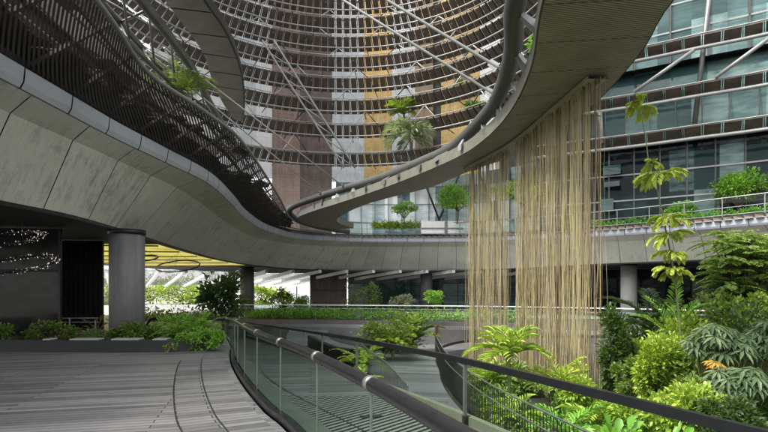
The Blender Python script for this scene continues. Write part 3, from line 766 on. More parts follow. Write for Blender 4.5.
for i in range(len(zs)-1):
    for k in range(16):
        a=R(8+k*10.6+((i*7)%11)); b=a+R(5.5 if (i+k)%2 else -5.5); tgt=mb if nst<100 and 20<math.degrees(a)<165 and k%2==0 else mb2
        if tgt is mb: nst+=2
        p=Vector((CX+(RR-.3)*math.cos(a),CY+(RR-.3)*math.sin(a),zs[i]+.2)); q=Vector((CX+(RR-.2)*math.cos(b),CY+(RR-.2)*math.sin(b),zs[i+1]-.35))
        tgt.tube([p,q],.05,6,mat=0 if k%3 else 1)
        p2=Vector((CX+(RR+.1)*math.cos(a),CY+(RR+.1)*math.sin(a),zs[i])); q2=Vector((CX+17.8*math.cos(a),CY+17.8*math.sin(a),zs[i]-.1)); tgt.tube([p2,q2],.045,5,mat=1)
build_each(mb,'strut',[M['pale_metal'],M['dark_metal']],ct,True); mb2.build('strut',[M['pale_metal'],M['dark_metal']],ct,True)['kind']='stuff'
# big pale diagonal lattice leg falling to the right
mb=MB()
la=[P(262,40,44.5),P(300,100,45.2),P(344,168,46.2)]
for off in (0,1.0):
    sp=spline([p+Vector((off,0,0)) for p in la],6); mb.tube(sp,.09,6)
for k in range(9):
    q=spline(la,9); a=q[k*2]; b=q[min(k*2+2,len(q)-1)]+Vector((1.0,0,0)); mb.tube([a,b],.05,5)
for pts in ([(440,36),(457,62),(470,100),(478,128)],[(478,30),(462,60),(450,100)]):
    mb.tube(spline([P(u,v,45.5) for u,v in pts],6),.11,6)
build_each(mb,'lattice_leg',M['rail_grey'],ct,True)

# ------------------------------------------------------------------ ribbon walkway overhead (right) and canopy (left)
Rin=spline([(2.3,2,7),(2.5,6,7),(2.95,9.7,7),(3.55,12.6,7),(3.8,15.6,7),(3.6,18.6,7),(2.8,21.6,7),(.4,26.7,7),(-2.4,31.6,7),(-5.2,36.2,7),(-6.6,39.4,6.98),(-6.4,42.6,6.95),(-4.6,45.6,6.9)],8)
Rout=spline([(5.2,2,7),(5.2,6,7),(5.4,9.7,7),(5.86,11.9,7),(6.1,15.4,7),(5.6,20,7),(3.9,23.6,7),(2.4,26.2+1.2,7),(.2,30.6,7),(-1.6,33.8,7),(-3.4,38.6,6.98),(-3.6,41.6,6.95),(-2.6,44.6,6.9)],8)
n=90; ri=resample(Rin,n=n); ro=resample(Rout,n=n)
rib=thing('ribbon_terrace','broad curving overhead terrace ribbon with a ribbed soffit hanging over the garden','terrace',(4.5,12,7))
mb=MB(); k=0
while k<n-1:
    k2=min(k+3,n-1)
    rows=[[ri[j].lerp(ro[j],q) for j in range(k,k2+1)] for q in (.02,.35,.7,.99)]
    s=.012
    rows=[[r_[0].lerp(r_[1],.02)]+r_[1:-1]+[r_[-1].lerp(r_[-2],.02)] for r_ in rows]
    mb.loft(rows,flip=True); k=k2
mb.build('soffit',M['soffit'],rib)
mb=MB(); mb.loft([up(ri,.02),up(ro,.02)],flip=True); mb.build('joint_backing',M['black_metal'],rib)
mb=MB(); mb.loft([ro,up(ro,.42),up(ri,.42),ri],flip=True); mb.build('edge_band',M['olive_steel'],rib)
# beige hanging track of the rope curtain
trk=spline([PZ(598,75,7),PZ(588,83,7),PZ(561,106,7),PZ(515,143,7),PZ(469,168,7)],10)
# tube ring
TB=spline([(1.9,0,7.8),(2.25,4,7.8),(2.6,8,7.8),(2.82,11.1,7.8),(3.32,13.4,7.8),(3.62,16,7.8),(3.6,18.5,7.8),(2.95,22.6,7.8),(1.74,25.3,7.8),(-.2,28.8,7.8),(-2.4,31.8,7.8),(-6.1,37.3,7.8),(-7.3,40,7.65),(-7.0,42.4,7.3),(-5.4,44.6,7.0),(-3.2,46.8,6.85)],8)
ring=thing('ring_tube','thick grey steel ring tube curving over the atrium in front of the ribbon terrace','steel ring',(2.8,11,7.8))
mb=MB(); mb.tube(resample(TB,step=.35),[.235]*len(resample(TB,step=.35)),18); mb.build('tube',M['tube_grey'],ring,True)
# white bracket blocks between tube and ribbon
tbs=resample(TB,step=1.9)
for p in tbs[2:21]:
    q=min(ri,key=lambda r_:(r_-p).length)
    d=(q-p); d.z=0; d.normalize(); s=Vector((-d.y,d.x,0))
    e=Vector((q.x,q.y,7.35))+d*.12; st_=Vector((p.x,p.y,7.66))+d*.12
    mb=MB(); vs=[]
    for c,hw,h0,h1 in ((st_,.07,-.1,.02),(e,.13,-.2,.02)):
        for sx,hz in ((-1,h0),(1,h0),(1,h1),(-1,h1)): vs.append(c+s*hw*sx+Vector((0,0,hz)))
    mb.add(vs,[(0,1,2,3),(7,6,5,4),(0,4,5,1),(1,5,6,2),(2,6,7,3),(3,7,4,0)]); mb.build('bracket',M['rail_grey' if p.y<24 else 'grey_metal'],ring)
# tie rods
def rod(label,a,b,r=.032):
    t=thing('tie_rod',label,'tie rod',a,'steel tie rods crossing the atrium'); mb=MB(); mb.tube([a,b],r,8); mb.build('rod',M['pale_metal'],t,True)
    d=(b-a).normalized(); mb=MB(); mb.box(b-d*.2,(.06,.34,.2),axes=(d.cross(Vector((0,0,1))).normalized(),d,d.cross(Vector((0,0,1))).normalized().cross(d))); mb.build('end_plate',M['grey_metal'],t)
rod('lower steel rod slanting from the hanging plant to the ring tube',P(146,51,16.1),P(321,194,33.6))
rod('upper steel rod slanting from the hanging plant to the ring tube',P(164,48,15.9),P(344,187,31.3))
rod('long steel rod in front of the gold cladding meeting the ring tube lowest',Vector((-18,31,28.6)),PZ(495,95,7.8),.045)
rod('long steel rod in front of the gold cladding meeting the ring tube highest',Vector((-18,31,29.9)),PZ(499,68,7.8),.045)

# left canopy of dark slats
cin=spline([(-5.0,0,7.02),(-5.2,5,7.02),(-5.4,9.7,7.02),(-5.9,13,7.02),(-5.5,15.6,7.02),(-5.2,18.7,7.02),(-5.6,24.4,7.02),(-6.2,31,7.0),(-6.9,37.5,6.95),(-6.9,40.2,6.9)],8)
cout=up(spline([g for b,g in ST[1:11]],8),.52)
can=thing('slat_canopy','dark slatted canopy with a thin metal rim above the left concrete fascia','canopy',(-6.5,14,7))
N=420; ci=resample(cin,n=N); co=resample(cout,n=N)
ya=np.array([p.y for p in ci]); yb=np.array([p.y for p in co])
def curve_y(cv,ys_,y):
    j=int(np.clip(np.searchsorted(ys_,y),1,len(cv)-1)); t_=(y-ys_[j-1])/max(1e-6,ys_[j]-ys_[j-1]); return cv[j-1].lerp(cv[j],float(np.clip(t_,0,1)))
def cpt(y,q): return curve_y(co,yb,y).lerp(curve_y(ci,ya,y),q)
mb=MB(); y=1.0
while y<40:
    pts=[cpt(y-min(.23*y,5.5)*q,q)+Vector((0,0,.02)) for q in np.linspace(0.0,1,9)]
    for a,b in zip(pts,pts[1:]): mb.bar(a,b,.042,.02)
    y+=(.08+.0014*max(0,y-14))*math.sqrt(1+(min(.23*y,5.5)/1.6)**2)
mb.build('slats',M['slat_dark'],can)
mb=MB(); y=2.0
while y<40:
    pts=[cpt(y,q)+Vector((0,0,.12)) for q in np.linspace(0,1,5)]
    mb.bar(pts[0],pts[-1],.07,.08)
    y+=1.45
build_each(mb,'beam',M['slat_dark'],can)
mb=MB(); mb.tube(up(ci,.02)[::3],.06,8); mb.build('rim',M['rim'],can,True)
mb=MB(); mb.tube(up([c.lerp(i,.45) for c,i in zip(co,ci)],.25)[::4],.07,6); mb.tube(up([c.lerp(i,.75) for c,i in zip(co,ci)],.22)[::4],.04,6); build_each(mb,'purlin',M['black_metal'],can,True)
# solid dark deck over the outer canopy, widened far back to block bright gaps
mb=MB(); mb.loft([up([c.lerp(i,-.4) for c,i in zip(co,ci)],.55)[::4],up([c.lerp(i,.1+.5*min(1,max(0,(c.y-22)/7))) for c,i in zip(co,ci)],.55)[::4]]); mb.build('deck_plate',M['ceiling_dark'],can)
# scattered solid plates added to block bright sky between the slats
mb=MB()
for k in range(80):
    y=random.uniform(5,37); q=random.uniform(.1,.75); a=cpt(y,q)+Vector((0,0,.3)); 
    if random.random()<.3: continue
    mb.box(a,(random.uniform(.25,.6),random.uniform(.4,1.0),.03),random.uniform(-.3,.3))
build_each(mb,'blocker_plate',M['slat_dark'],can)

t=thing('upper_storey','dim grey underside of the storey above the left canopy','building',(-12,14,10.4)); mb=MB()
uf=spline([(-10.2,2,10.4),(-10.4,8,10.4),(-10.3,13,10.4),(-10.8,18,10.4),(-10.4,22,10.4),(-11.2,28,10.4),(-11.6,36,10.4)],8)
mb.loft([[Vector((-22,p.y,10.4)) for p in uf],uf],flip=False); mb.loft([uf,up(uf,1.0)]); mb.build('soffit',M['storey'],t)
for k in range(9):
    mb=MB(); y=4+k*3.6; mb.box((-15.6,y,10.2),(10,.3,.36)); mb.build('beam',M['slat_dark'],t)
# next level ribbon on the left, with tubes
u4i=spline([(-6.2,8,10),(-6.3,12,10),(-6.35,15,10),(-6.4,18.3,10),(-6.8,20.4,10),(-7.2,23,10),(-7.4,25.5,10)],8)
u4o=spline([(-5.0,8,10),(-5.1,12,10),(-5.2,15,10),(-5.15,17,10),(-5.5,20,10),(-6.3,23.4,10),(-7.1,26,10)],8)
up4=thing('upper_ribbon','dark olive curved soffit ribbon one level above the slatted canopy','terrace',(-5.8,15,10))
n=48; a4=resample(u4i,n=n); b4=resample(u4o,n=n); mb=MB()
for k in range(0,n-1,4):
    k2=min(k+4,n-1); rows=[[a4[j].lerp(b4[j],q) for j in range(k,k2+1)] for q in (0,.5,1)]
    rows=[[r_[0].lerp(r_[1],.08)]+r_[1:-1]+[r_[-1].lerp(r_[-2],.08)] for r_ in rows]; mb.loft(rows,flip=True)
mb.build('soffit',M['soffit'],up4)
mb=MB(); mb.loft([up(a4,.02),up(b4,.02)]); mb.build('joint_backing',M['black_metal'],up4)
mb=MB(); mb.loft([b4,up(b4,.35),up(a4,.35),a4]); mb.build('edge_band',M['dark_metal'],up4)
mb=MB(); mb.tube(up(b4,.0),.05,6); mb.build('rim',M['dark_metal'],up4,True)
trs=thing('edge_truss','grey tubular truss with crossing struts above the canopy rim','truss',(-6.4,14,9))
t1=spline([(-6.0,6,9),(-6.15,10,9),(-6.2,13.3,9),(-6.4,17.2,9),(-6.9,21,8.9),(-7.3,26,8.7)],8); t2=spline([(-6.3,6,8.0),(-6.4,10,8.0),(-6.6,13.5,8.0),(-6.6,18,8.0),(-6.7,22,8.0),(-7.1,27,7.9)],8); t3=spline([(-7.6,6,9.4),(-7.6,12,9.4),(-7.8,17,9.4),(-8,23,9.2),(-8.3,29,8.9)],8)
mb=MB(); mb.tube(t1,.14,10); mb.tube(t2,.07,8); mb.tube(t3,.1,8); build_each(mb,'chord',M['grey_metal'],trs,True)
mb=MB(); A=resample(t1,step=1.5);B2=resample(t2,step=1.5);C3=resample(t3,step=1.5)
for k in range(min(len(A),len(B2),len(C3))-1):
    mb.tube([A[k],B2[k+1]],.03,6); mb.tube([B2[k],C3[k+1]],.032,6); 
    if k%2: mb.tube([A[k],C3[k+1]],.04,6); mb.tube([A[k+1],C3[k]],.04,6)
build_each(mb,'strut',M['grey_metal'],trs,True)
mb=MB(); 
for z_,x_ in ((8.2,-8.6),(8.9,-8.9),(9.9,-9.1)):
    mb.tube(spline([(x_,6,z_),(x_-.2,14,z_),(x_-.6,22,z_),(x_-1,30,z_)],6),.06,6)
build_each(mb,'back_tube',M['grey_metal'],trs,True)

# rail on the far terrace
t=thing('terrace_railing','glass and white tube railing along the far planted terrace','railing',(0,49,6.9))
rl=outward(Du[i0:],.25); rl=[p for p in rl]
mb=MB(); mb.loft([up(rl,.02),up(rl,1.1)]); mb.build('glass_panel',M['glass'],t)
mb=MB(); mb.tube(up(rl,1.15),.04,6); mb.tube(up(rl,.55),.02,5); mb.build('rail',M['rail_grey'],t,True)
mb=MB()
for p in resample(rl,step=2.2): mb.tube([p,p+Vector((0,0,1.1))],.03,6)
build_each(mb,'post',M['rail_grey'],t)

# ------------------------------------------------------------------ rope curtain
cur=thing('rope_curtain','tall hanging curtain of straw coloured and brown ropes below the ribbon terrace','curtain',(4.6,18,7))
mb=MB(); o1=outward(trk,.26); o2=outward(trk,-.26); mb.loft([up(o1,-.02),up(o1,-.1),up(o2,-.1),up(o2,-.02)]); mb.build('track',M['track'],cur)
ropem=[plain('rope_straw',(.36,.31,.18),.8,0,.25,6),plain('rope_yellow',(.4,.345,.16),.8,0,.25,6),plain('rope_brown',(.16,.11,.065),.8,0,.3,6),plain('rope_pale',(.42,.38,.27),.8,0,.2,6)]
def rope_geo(mb,p,mat,r):
    ph=random.random()*6; am=random.uniform(.01,.07); pts=[]
    for k in range(12):
        q=k/11; z=6.93-(6.93+1.7)*q; w=am*q**.6
        pts.append((p.x+math.sin(ph+q*9)*w+random.uniform(-.012,.012),p.y+math.cos(ph*1.7+q*7)*w,z))
    mb.tube(pts,r,5,mat=mat,cap=False); mb.tube([(p.x,p.y,6.8),(p.x,p.y,6.93)],r*1.9,5,mat=mat)
tr=resample(trk,n=400); cnt=0
def rope_point():
    while True:
        q=random.random()
        p=tr[int(q*399)]; u=384+F*p.x/p.y
        if 506<u<519 and random.random()<.93: continue
        if 488<u<494 and random.random()<.6: continue
        if 533<u<537 and random.random()<.7: continue
        return p+Vector((random.uniform(-.17,.17),random.uniform(-.12,.12),0)),u
for k in range(100):
    p,u=rope_point(); mb=MB(); m_=random.choices(range(4),(4,4,2,2))[0]; rope_geo(mb,p,0,random.uniform(.005,.012)); mb.build('rope',ropem[m_],cur,True)
mb=MB()
for k in range(400):
    p,u=rope_point(); rope_geo(mb,p,random.choices(range(4),(4,4,3,2))[0],random.uniform(.003,.009))
ob=mb.build('rope',ropem,cur,True); ob['kind']='stuff'

# ------------------------------------------------------------------ planters, benches, escalator, chandeliers
t=thing('planter','long low dark stone planter running along the back of the deck','planter',(-8,13.4,0))
mb=MB()
pf=spline([(-16,13.7,0),(-11,13.6,0),(-7.2,13.3,0),(-5.6,13.4,0),(-4.6,13.9,0)],6); pb=[Vector((p.x-.2,p.y+1.7,0)) for p in pf]
mb.loft([pf,up(pf,.3),up([p+Vector((0,.12,0)) for p in pf],.3),up([p+Vector((0,.12,0)) for p in pf],.22),up(pb,.22),pb]); mb.build('trough',M['planter_stone'],t)
mb=MB(); mb.loft([up([p+Vector((0,.13,0)) for p in pf],.235),up(pb,.235)],flip=True); mb.build('soil',M['soil'],t)
for u in (50,80,94,121,134,162):
    Y=13.55; x=(u-384)/F*Y; big=u in (80,121)
    nm={50:'small pale stone seat slab furthest left on the planter edge',80:'pale stone seat slab before the dark glass screen',94:'pale stone seat slab just left of the thick column',121:'pale stone seat slab directly in front of the thick column',134:'pale stone seat slab just right of the thick column',162:'pale stone seat slab furthest right beside the ferns'}[u]
    b=thing('stone_seat',nm,'seat',(x,Y,.25),'stone seats along the planter'); mb=MB()
    mb.box((x,Y+.0,.325),(.36 if u!=50 else .18,.34,.03),R(3)); mb.build('slab',M['seat_stone'],b)
    mb=MB(); mb.box((x,Y-.07,.28),(.22 if big else .1,.12,.06),R(3)); mb.build('support',M['black_metal'],b)

def escalator(label,u0,u1,Y,zt):
    a=P(u0,330,Y); t=thing('escalator_balustrade',label,'escalator',(a.x,Y,-.6),'escalator balustrades behind the planter')
    x0=a.x; x1=P(u1,330,Y).x; mb=MB()
    pts=spline([(x0+.1,Y,-.5),(x0-.05,Y,-.1),(x0+.12,Y,zt-.08),(x0+.45,Y,zt),((x0+x1)/2,Y+.1,zt),(x1,Y+.3,zt-.02)],8)
    mb.tube(pts,.055,10); mb.build('handrail',M['black_metal'],t,True)
    mb=MB(); bot=[Vector((p[0]+.05,p[1],-.6)) for p in pts]; mb.loft([bot,[Vector(p) for p in pts]]); mb.build('glass_panel',M['glass'],t)
escalator('short escalator end loop with black handrail nearest the thick column',146,156,20,.50)
escalator('long black escalator handrail with glass side behind the ferns',163,222,19.5,.52)

def chandelier(label,c,r,lit,tilt=.33):
    c=Vector(c); t=thing('chandelier',label,'chandelier',(c.x,c.y,3.6),'ring chandeliers under the terrace')
    circ=[c+Vector((math.cos(a)*r,math.sin(a)*r,tilt*math.sin(a)*r)) for a in np.linspace(0,2*math.pi,41)]
    mb=MB(); mb.tube(circ,.035,6,cap=False); mb.build('ring_frame',M['black_metal'],t,True)
    mb=MB()
    for k in range(3): a=2.1*k; mb.tube([c+Vector((math.cos(a)*r,math.sin(a)*r,0)),(c.x,c.y,3.58)],.006,4)
    build_each(mb,'cable',M['dark_metal'],t)
    mb=MB()
    for k in range(260):
        a=random.random()*6.283; p=c+Vector((math.cos(a)*(r+random.gauss(0,.05)),math.sin(a)*(r+random.gauss(0,.05)),random.gauss(0,.035)+tilt*math.sin(a)*r)); s=random.choice((.005,.006,.008,.01,.016))
        vs=[p+Vector(q)*s for q in ((1,0,0),(-1,0,0),(0,1,0),(0,-1,0),(0,0,1.4),(0,0,-1.4))]
        mb.add(vs,[(0,2,4),(2,1,4),(1,3,4),(3,0,4),(2,0,5),(1,2,5),(3,1,5),(0,3,5)])
    mb.build('crystals',M['bead' if lit else 'brown_louvre'],t)['kind']='stuff'
chandelier('lower sparkling ring chandelier in front of the dark lobby wall',P(22,264,14.9)+Vector((0,0,0)),.86,True)
chandelier('upper sparkling ring chandelier hanging higher in front of the dark lobby wall',P(16,238,14.6)+Vector((-.25,.1,0)),.8,True)
chandelier('unlit dark ring chandelier under the gold ceiling left of the dark column',P(178,266,28),1.1,False)
chandelier('unlit dark ring chandelier under the gold ceiling close to the thick column',P(146,258,26),.55,False)
t=thing('low_railing','short pale rail in front of the dark ribbed glass screen','railing',(-12.5,20.5,0))
mb=MB()
for z in (.34,.5): mb.tube([(-13.4,20.3,z),(-11.2,20.4,z)],.02,6)
mb.build('rail',M['pale_metal'],t,True)
mb=MB()
for x in (-13.3,-12.3,-11.3): mb.tube([(x,20.35,0),(x,20.35,.5)],.02,6)
mb.build('post',M['pale_metal'],t)
# white planter box on far terrace
t=thing('planter_box','white planter box with a dark seam on the far terrace','planter',(5.3,50,6.82))
a=P(421,220,49.6); b=P(463,220,49.6); mb=MB(); mb.box(((a.x+b.x)/2,49.6,7.5),(b.x-a.x,.7,1.25)); mb.build('box',M['white_metal'],t)
mb=MB(); mb.box(((a.x+b.x)/2,49.23,7.42),(b.x-a.x-.02,.03,.16)); mb.box(((a.x+b.x)/2+.35,49.23,7.5),(.3,.035,1.2)); mb.build('seam',M['grey_metal'],t)

# ------------------------------------------------------------------ planting
G='garden shrubs on the right'
def gz(u,v,Y): return P(u,v,Y)
# schefflera
rosette_plant('umbrella_shrub','umbrella leaved shrub with pale edged leaf wheels beside the yellow shrub','shrub',gz(716,345,9.6),(.62,.5,.62),70,.2,'schef',(3*2.05,9.8,-1.75),'umbrella leaved shrubs')
rosette_plant('umbrella_shrub','umbrella leaved shrub at the right edge under the feathery tree','shrub',gz(762,345,10),(.66,.5,.68),76,.2,'schef',(7.2,10.2,-1.75),'umbrella leaved shrubs')
rosette_plant('umbrella_shrub','lowest umbrella leaved shrub just above the black rail','shrub',gz(738,383,8.2),(.55,.45,.42),54,.19,'schef',(5.6,8.5,-1.75),'umbrella leaved shrubs')
rosette_plant('croton','small orange leaved plant among the umbrella shrubs','plant',gz(712,364,8.6),(.12,.1,.1),4,.14,'orange',(5.4,8.7,-1.75))
shrub('yellow_shrub','dense yellow green shrub above the black rail','shrub',gz(660,368,10.6),(.62,.6,.82),3600,.115,'yellow',(5.6,10.8,-1.75),G,30,.035)
shrub('leafy_shrub','mid green shrub filling the gap right of the yellow shrub','shrub',gz(692,378,10.2),(.55,.5,.62),2400,.12,'olive',(6.0,10.4,-1.75),G,24,.03)
shrub('leafy_shrub','dark green low shrub below the umbrella shrubs at the right edge','shrub',gz(752,405,8.6),(.8,.5,.45),1800,.13,'dark',(6.0,8.9,-1.75),G,20,.03)
shrub('columnar_shrub','tall dark shrub with glossy leaves right of the rope curtain','shrub',gz(614,350,12.4),(.42,.42,1.05),2400,.13,'dark',(5.45,12.5,-1.75),G,26,.03,.5)
shrub('leafy_shrub','dark green undergrowth behind the columnar shrub and palm','shrub',gz(640,345,15.5),(1.2,.6,1.0),2200,.16,'dark',(7.6,15.6,-1.75),G,24,.03)
shrub('leafy_shrub','olive undergrowth behind the umbrella shrubs','shrub',gz(735,330,13),(1.3,.6,1.1),3000,.13,'olive',(8.8,13.2,-1.75),G,30,.04)
shrub('leafy_shrub','bright leafed low shrub at the foot of the yellow shrub','shrub',gz(650,412,9.2),(.7,.5,.35),1500,.12,'bright',(4.7,9.4,-1.75),G,18,.02)
fern('palm','dark palm with drooping fronds between the rope curtain and the sapling','palm',(6.95,13.4,-1.75),15,1.5,.42,'palmdark','garden palms',22,.03,(.2,1.1),1.4,2.45,.05,.75)
fern('palm','young palm with one bright upright frond beside the tall sapling','palm',(7.0,12.6,-1.75),6,1.7,.36,'vivid','garden palms',18,.05,(.9,1.45),1.0,2.1,.04,.6)
# bamboo palm below the curtain
fern('bamboo_palm','bright green bamboo palm in front of the rope curtain','palm',(3.15,13.2,-1.75),22,1.2,.42,'bright','garden palms',11,.055,(.4,1.35),1.6,1.75,.05,.7)
fern('bamboo_palm','smaller light green bamboo palm below the rail behind the bar fence','palm',(3.35,9.6,-1.75),12,.95,.3,'vivid','garden palms',11,.04,(.3,1.2),1.4,.65,.04,.7)
fern('bamboo_palm','yellowish palm clump at the foot of the rope curtain','palm',(4.5,13.4,-1.75),16,1.0,.3,'lime','garden palms',12,.04,(.3,1.3),1.3,1.0,.04,.7)
fern('bamboo_palm','green palm clump behind the lower ropes beside the bar fence','palm',(4.3,10.4,-1.75),14,.95,.3,'bright','garden palms',12,.045,(.3,1.2),1.3,.7,.04,.7)
# broad leaf plant bottom
def broadleaf(label,base,n,length,mat,group,w=.3):
    base=Vector(base); t=thing('broad_leaf_plant',label,'plant',base,group); lv=Leaves(); mb=MB()
    for k in range(n):
        az=random.random()*6.28; el=random.uniform(.3,1.3); d=Vector((math.cos(az)*math.cos(el),math.sin(az)*math.cos(el),math.sin(el))); q=base+d*length*random.uniform(.3,1.0)+Vector((0,0,.1))
        mb.tube([base,base.lerp(q,.5)+Vector((0,0,.06)),q],.008,4,cap=False); d2=d+Vector((0,-.2,-.25)); l_=length*random.uniform(.4,.6); lv.add([q],[d2],l_,l_*w*1.4)
    mb.build('stem',M['stem_green'],t,True); lv.build('leaves',L[mat],t,.25); return t
broadleaf('glossy broad leaved plant under the rail right of the ropes',(3.35,7.4,-.95),42,.55,'vivid','broad leaved plants under the rail')
broadleaf('broad leaved plant at the bottom edge under the black rail',(3.9,7.0,-1.0),30,.5,'vivid','broad leaved plants under the rail')
broadleaf('shaded broad leaved plant near the lower right corner',(4.6,6.9,-1.25),30,.5,'mid','broad leaved plants under the rail')
shrub('leafy_shrub','low leafy shrub in front of the stems of the umbrella shrubs','shrub',P(722,398,9.0),(.75,.45,.4),2000,.11,'mid',(5.85,9.2,-1.75),G,20,.02)
shrub('leafy_shrub','leafy shrub at the bottom right in front of the lowest umbrella shrub','shrub',P(728,412,7.5),(.55,.35,.3),1500,.1,'dark',(5.0,7.6,-1.6),G,16,.02)
hedge('ground_cover','low mixed ground cover beside the dark bar fence under the ropes','plants',[(2.95,8,-1.75),(2.9,11,-1.75),(3.1,14,-1.75),(3.6,18,-1.75)],1.3,.75,4200,.16,'mid')
shrub('leafy_shrub','big bright yellow green bush between the sapling and the feathery tree','shrub',P(700,345,12.2),(.95,.6,.8),3000,.14,'yellow',(7.4,12.4,-1.75),G,28,.03)
shrub('leafy_shrub','bright green bush below the palm and left of the sapling','shrub',P(640,360,12.6),(.75,.5,.6),2200,.13,'bright',(6.2,12.7,-1.75),G,22,.03)
shrub('leafy_shrub','vivid bush along the black rail near the right corner','shrub',P(690,410,8.0),(.7,.4,.36),1800,.11,'bright',(4.7,8.1,-1.7),G,18,.02)
shrub('leafy_shrub','bright leafy bush under the feathery tree at the right edge','shrub',P(752,312,12.8),(1.0,.6,.5),2400,.13,'bright',(9.0,12.9,-1.75),G,22,.03)
hedge('ground_cover','bright ground cover between the ropes and the leafy shrubs','plants',[(4.3,7.6,-1.75),(4.6,10,-1.75),(5.2,13,-1.75),(6.0,16,-1.75)],1.5,.8,4200,.16,'vivid')
shrub('planter_shrub','mid green fern like shrub filling the planter behind the large fern','shrub',(-6.0,15.0,.5),(1.0,.45,.38),1700,.11,'vivid',(-6,15.0,.1),'ferns in the deck planter',20,.015)
# undergrowth below the curtain and along the fence
fern('bamboo_palm','bright palm clump right of the path fence below the largest bamboo palm','palm',(2.9,11.6,-1.75),14,.9,.3,'bright','garden palms',12,.04,(.3,1.3),1.4,.45,.04,.7)
fern('fern','pale arching fern behind the ropes at their foot','fern',(5.0,15.5,-1.75),18,1.1,.22,'olive','garden ferns',18,.035,(.3,1.2),1.5,.45,.04,1.0)
fern('fern','bright fern left of the rope curtain foot beside the brown fence','fern',(3.2,16.2,-1.75),18,1.1,.24,'bright','garden ferns',18,.035,(.3,1.2),1.5,.5,.04,1.0)
shrub('leafy_shrub','low yellow green shrub between the ropes and the columnar shrub','shrub',P(578,385,11.8),(.55,.5,.5),1500,.12,'yellow',(4.4,11.9,-1.75),G,18,.02)
shrub('leafy_shrub','low mid green shrub behind the foot of the ropes','shrub',(4.3,16.8,-1.2),(1.3,.8,.6),2200,.15,'mid',(4.3,16.8,-1.75),G,22,.02)
shrub('leafy_shrub','low bright shrub under the rail between the palms','shrub',(3.75,8.9,-1.25),(.7,.6,.42),1800,.11,'vivid',(3.75,8.9,-1.75),G,20,.02)
shrub('leafy_shrub','low dark shrub beneath the broad leaved plants','shrub',(4.5,8.2,-1.3),(.9,.7,.45),1800,.12,'mid',(4.5,8.2,-1.75),G,20,.02)
shrub('leafy_shrub','mid green shrub between the columnar shrub and the yellow shrub','shrub',P(632,382,11.4),(.45,.45,.6),1500,.12,'mid',(5.5,11.5,-1.75),G,18,.02)
shrub('leafy_shrub','large dark shrub mass behind the umbrella shrubs at the right edge','shrub',P(760,350,11.6),(1.2,.6,1.0),2600,.15,'dark',(8.4,11.8,-1.75),G,26,.03)
# feathery tree
t=thing('feathery_tree','feathery layered tree with fine olive foliage at the right edge','tree',(10.0,14.6,-1.75)); lv=Leaves(); mb=MB()
root=Vector((10.0,14.6,-1.75)); fk=P(742,318,14.2); mb.tube(spline([root,root.lerp(fk,.5)+Vector((.15,0,0)),fk],5),[.09-.004*i for i in range(11)],8)
for k in range(150):
    u=random.gauss(748,26); v=random.uniform(232,312)
    if u<704+abs(v-262)*.35+6: u=704+abs(v-262)*.35+random.uniform(0,26)
    e=P(u,v,14.2+random.uniform(-1.1,1.1)); sp=spline([fk,fk.lerp(e,.55)+Vector((0,0,.1)),e],3); mb.tube(sp,[.03*(1-.85*i/len(sp)) for i in range(len(sp))],5,cap=False)
    for j in range(6):
        az=random.random()*6.28; frond(lv,mb,e,az,random.uniform(-.1,.3),random.uniform(.45,.85),15,.15,.042,.7,.004,1.1,.05)
mb.build('trunk',M['bark'],t,True); lv.build('crown',L['olive'],t)
# tall sapling
t=thing('tall_sapling','tall thin sapling with tiers of yellow green leaves rising in front of the right terrace','tree',P(684,420,11)); lv=Leaves(); mb=MB()
root=Vector((P(684,420,11).x,11,-1.75)); sp=spline([root,P(680,330,11),P(672,262,11),P(664,222,11),P(657,190,11),P(650,172,11),P(646,140,11),P(641,114,11)],5)
mb.tube(sp,[max(.01,.022-.0004*i) for i in range(len(sp))],6); 
for u,v,wd,nn in ((660,184,20,13),(667,222,18,12),(669,240,18,12),(682,258,18,9),(672,277,18,12),(641,112,16,9),(652,168,6,4)):
    c=P(u if u!=682 else 674,v-6,11); ta=random.random()*6.28; tm=random.uniform(.15,.4)
    for k in range(nn):
        if random.random()<.15: continue
        az=2*math.pi*(k+random.random()*.9)/nn; r_=wd/F*11*random.uniform(.6,1.3); c=c+Vector((0,0,random.uniform(-.03,.03)))
        frond(lv,mb,c,az,random.uniform(.0,.5)+tm*math.cos(az-ta),r_*1.15,8,.2*random.uniform(.75,1.15),.08,random.uniform(1.1,2.1),.006,.6,.05)
mb.build('trunk',M['stem_green'],t,True); lv.build('leaves',L['lime'],t,.3)
# sprays hanging behind the ropes
shrub('leafy_shrub','yellowish leafy shrub on the far terrace seen through the rope curtain','shrub',P(522,190,44),(3.0,1.2,1.2),1500,.3,'yellow',P(522,222,44),'terrace shrubs',22,.06,flat=.6)
shrub('terrace_shrub','bright green round shrub on the far terrace left of the rope curtain','shrub',P(456,197,48),(1.75,1.3,1.15),2400,.26,'vivid',P(457,224,48),'terrace shrubs',24,.07)
shrub('terrace_shrub','small dark green shrub on the far terrace before the teal glass','shrub',P(405,208,49.4),(1.3,.8,.7),900,.26,'vivid',P(405,228,49.4),'terrace shrubs',14,.05,flat=.5)
shrub('terrace_tree','rounded green tree on the right terrace','tree',P(740,187,36.5),(1.9,1.4,1.25),3600,.24,'vivid',P(738,226,36.5),'terrace shrubs',34,.09)
shrub('terrace_shrub','low shrub on the right terrace behind the sapling','shrub',P(680,213,37.5),(1.2,.8,.75),1200,.24,'vivid',P(680,226,37.5),'terrace shrubs',16,.04)
hedge('terrace_hedge','low grassy hedge along the right terrace rail','hedge',[p+Vector((0,.0,0)) for p in outward([d for d in Du if d.x>13.5 and d.y>27],.6)],.4,.55,2600,.2,'vivid','terrace hedges')
hedge('terrace_hedge','low grassy hedge left of the white planter box on the far terrace','hedge',[P(372,229,49.3),P(419,229,50)],.5,.8,1100,.3,'bright','terrace hedges')
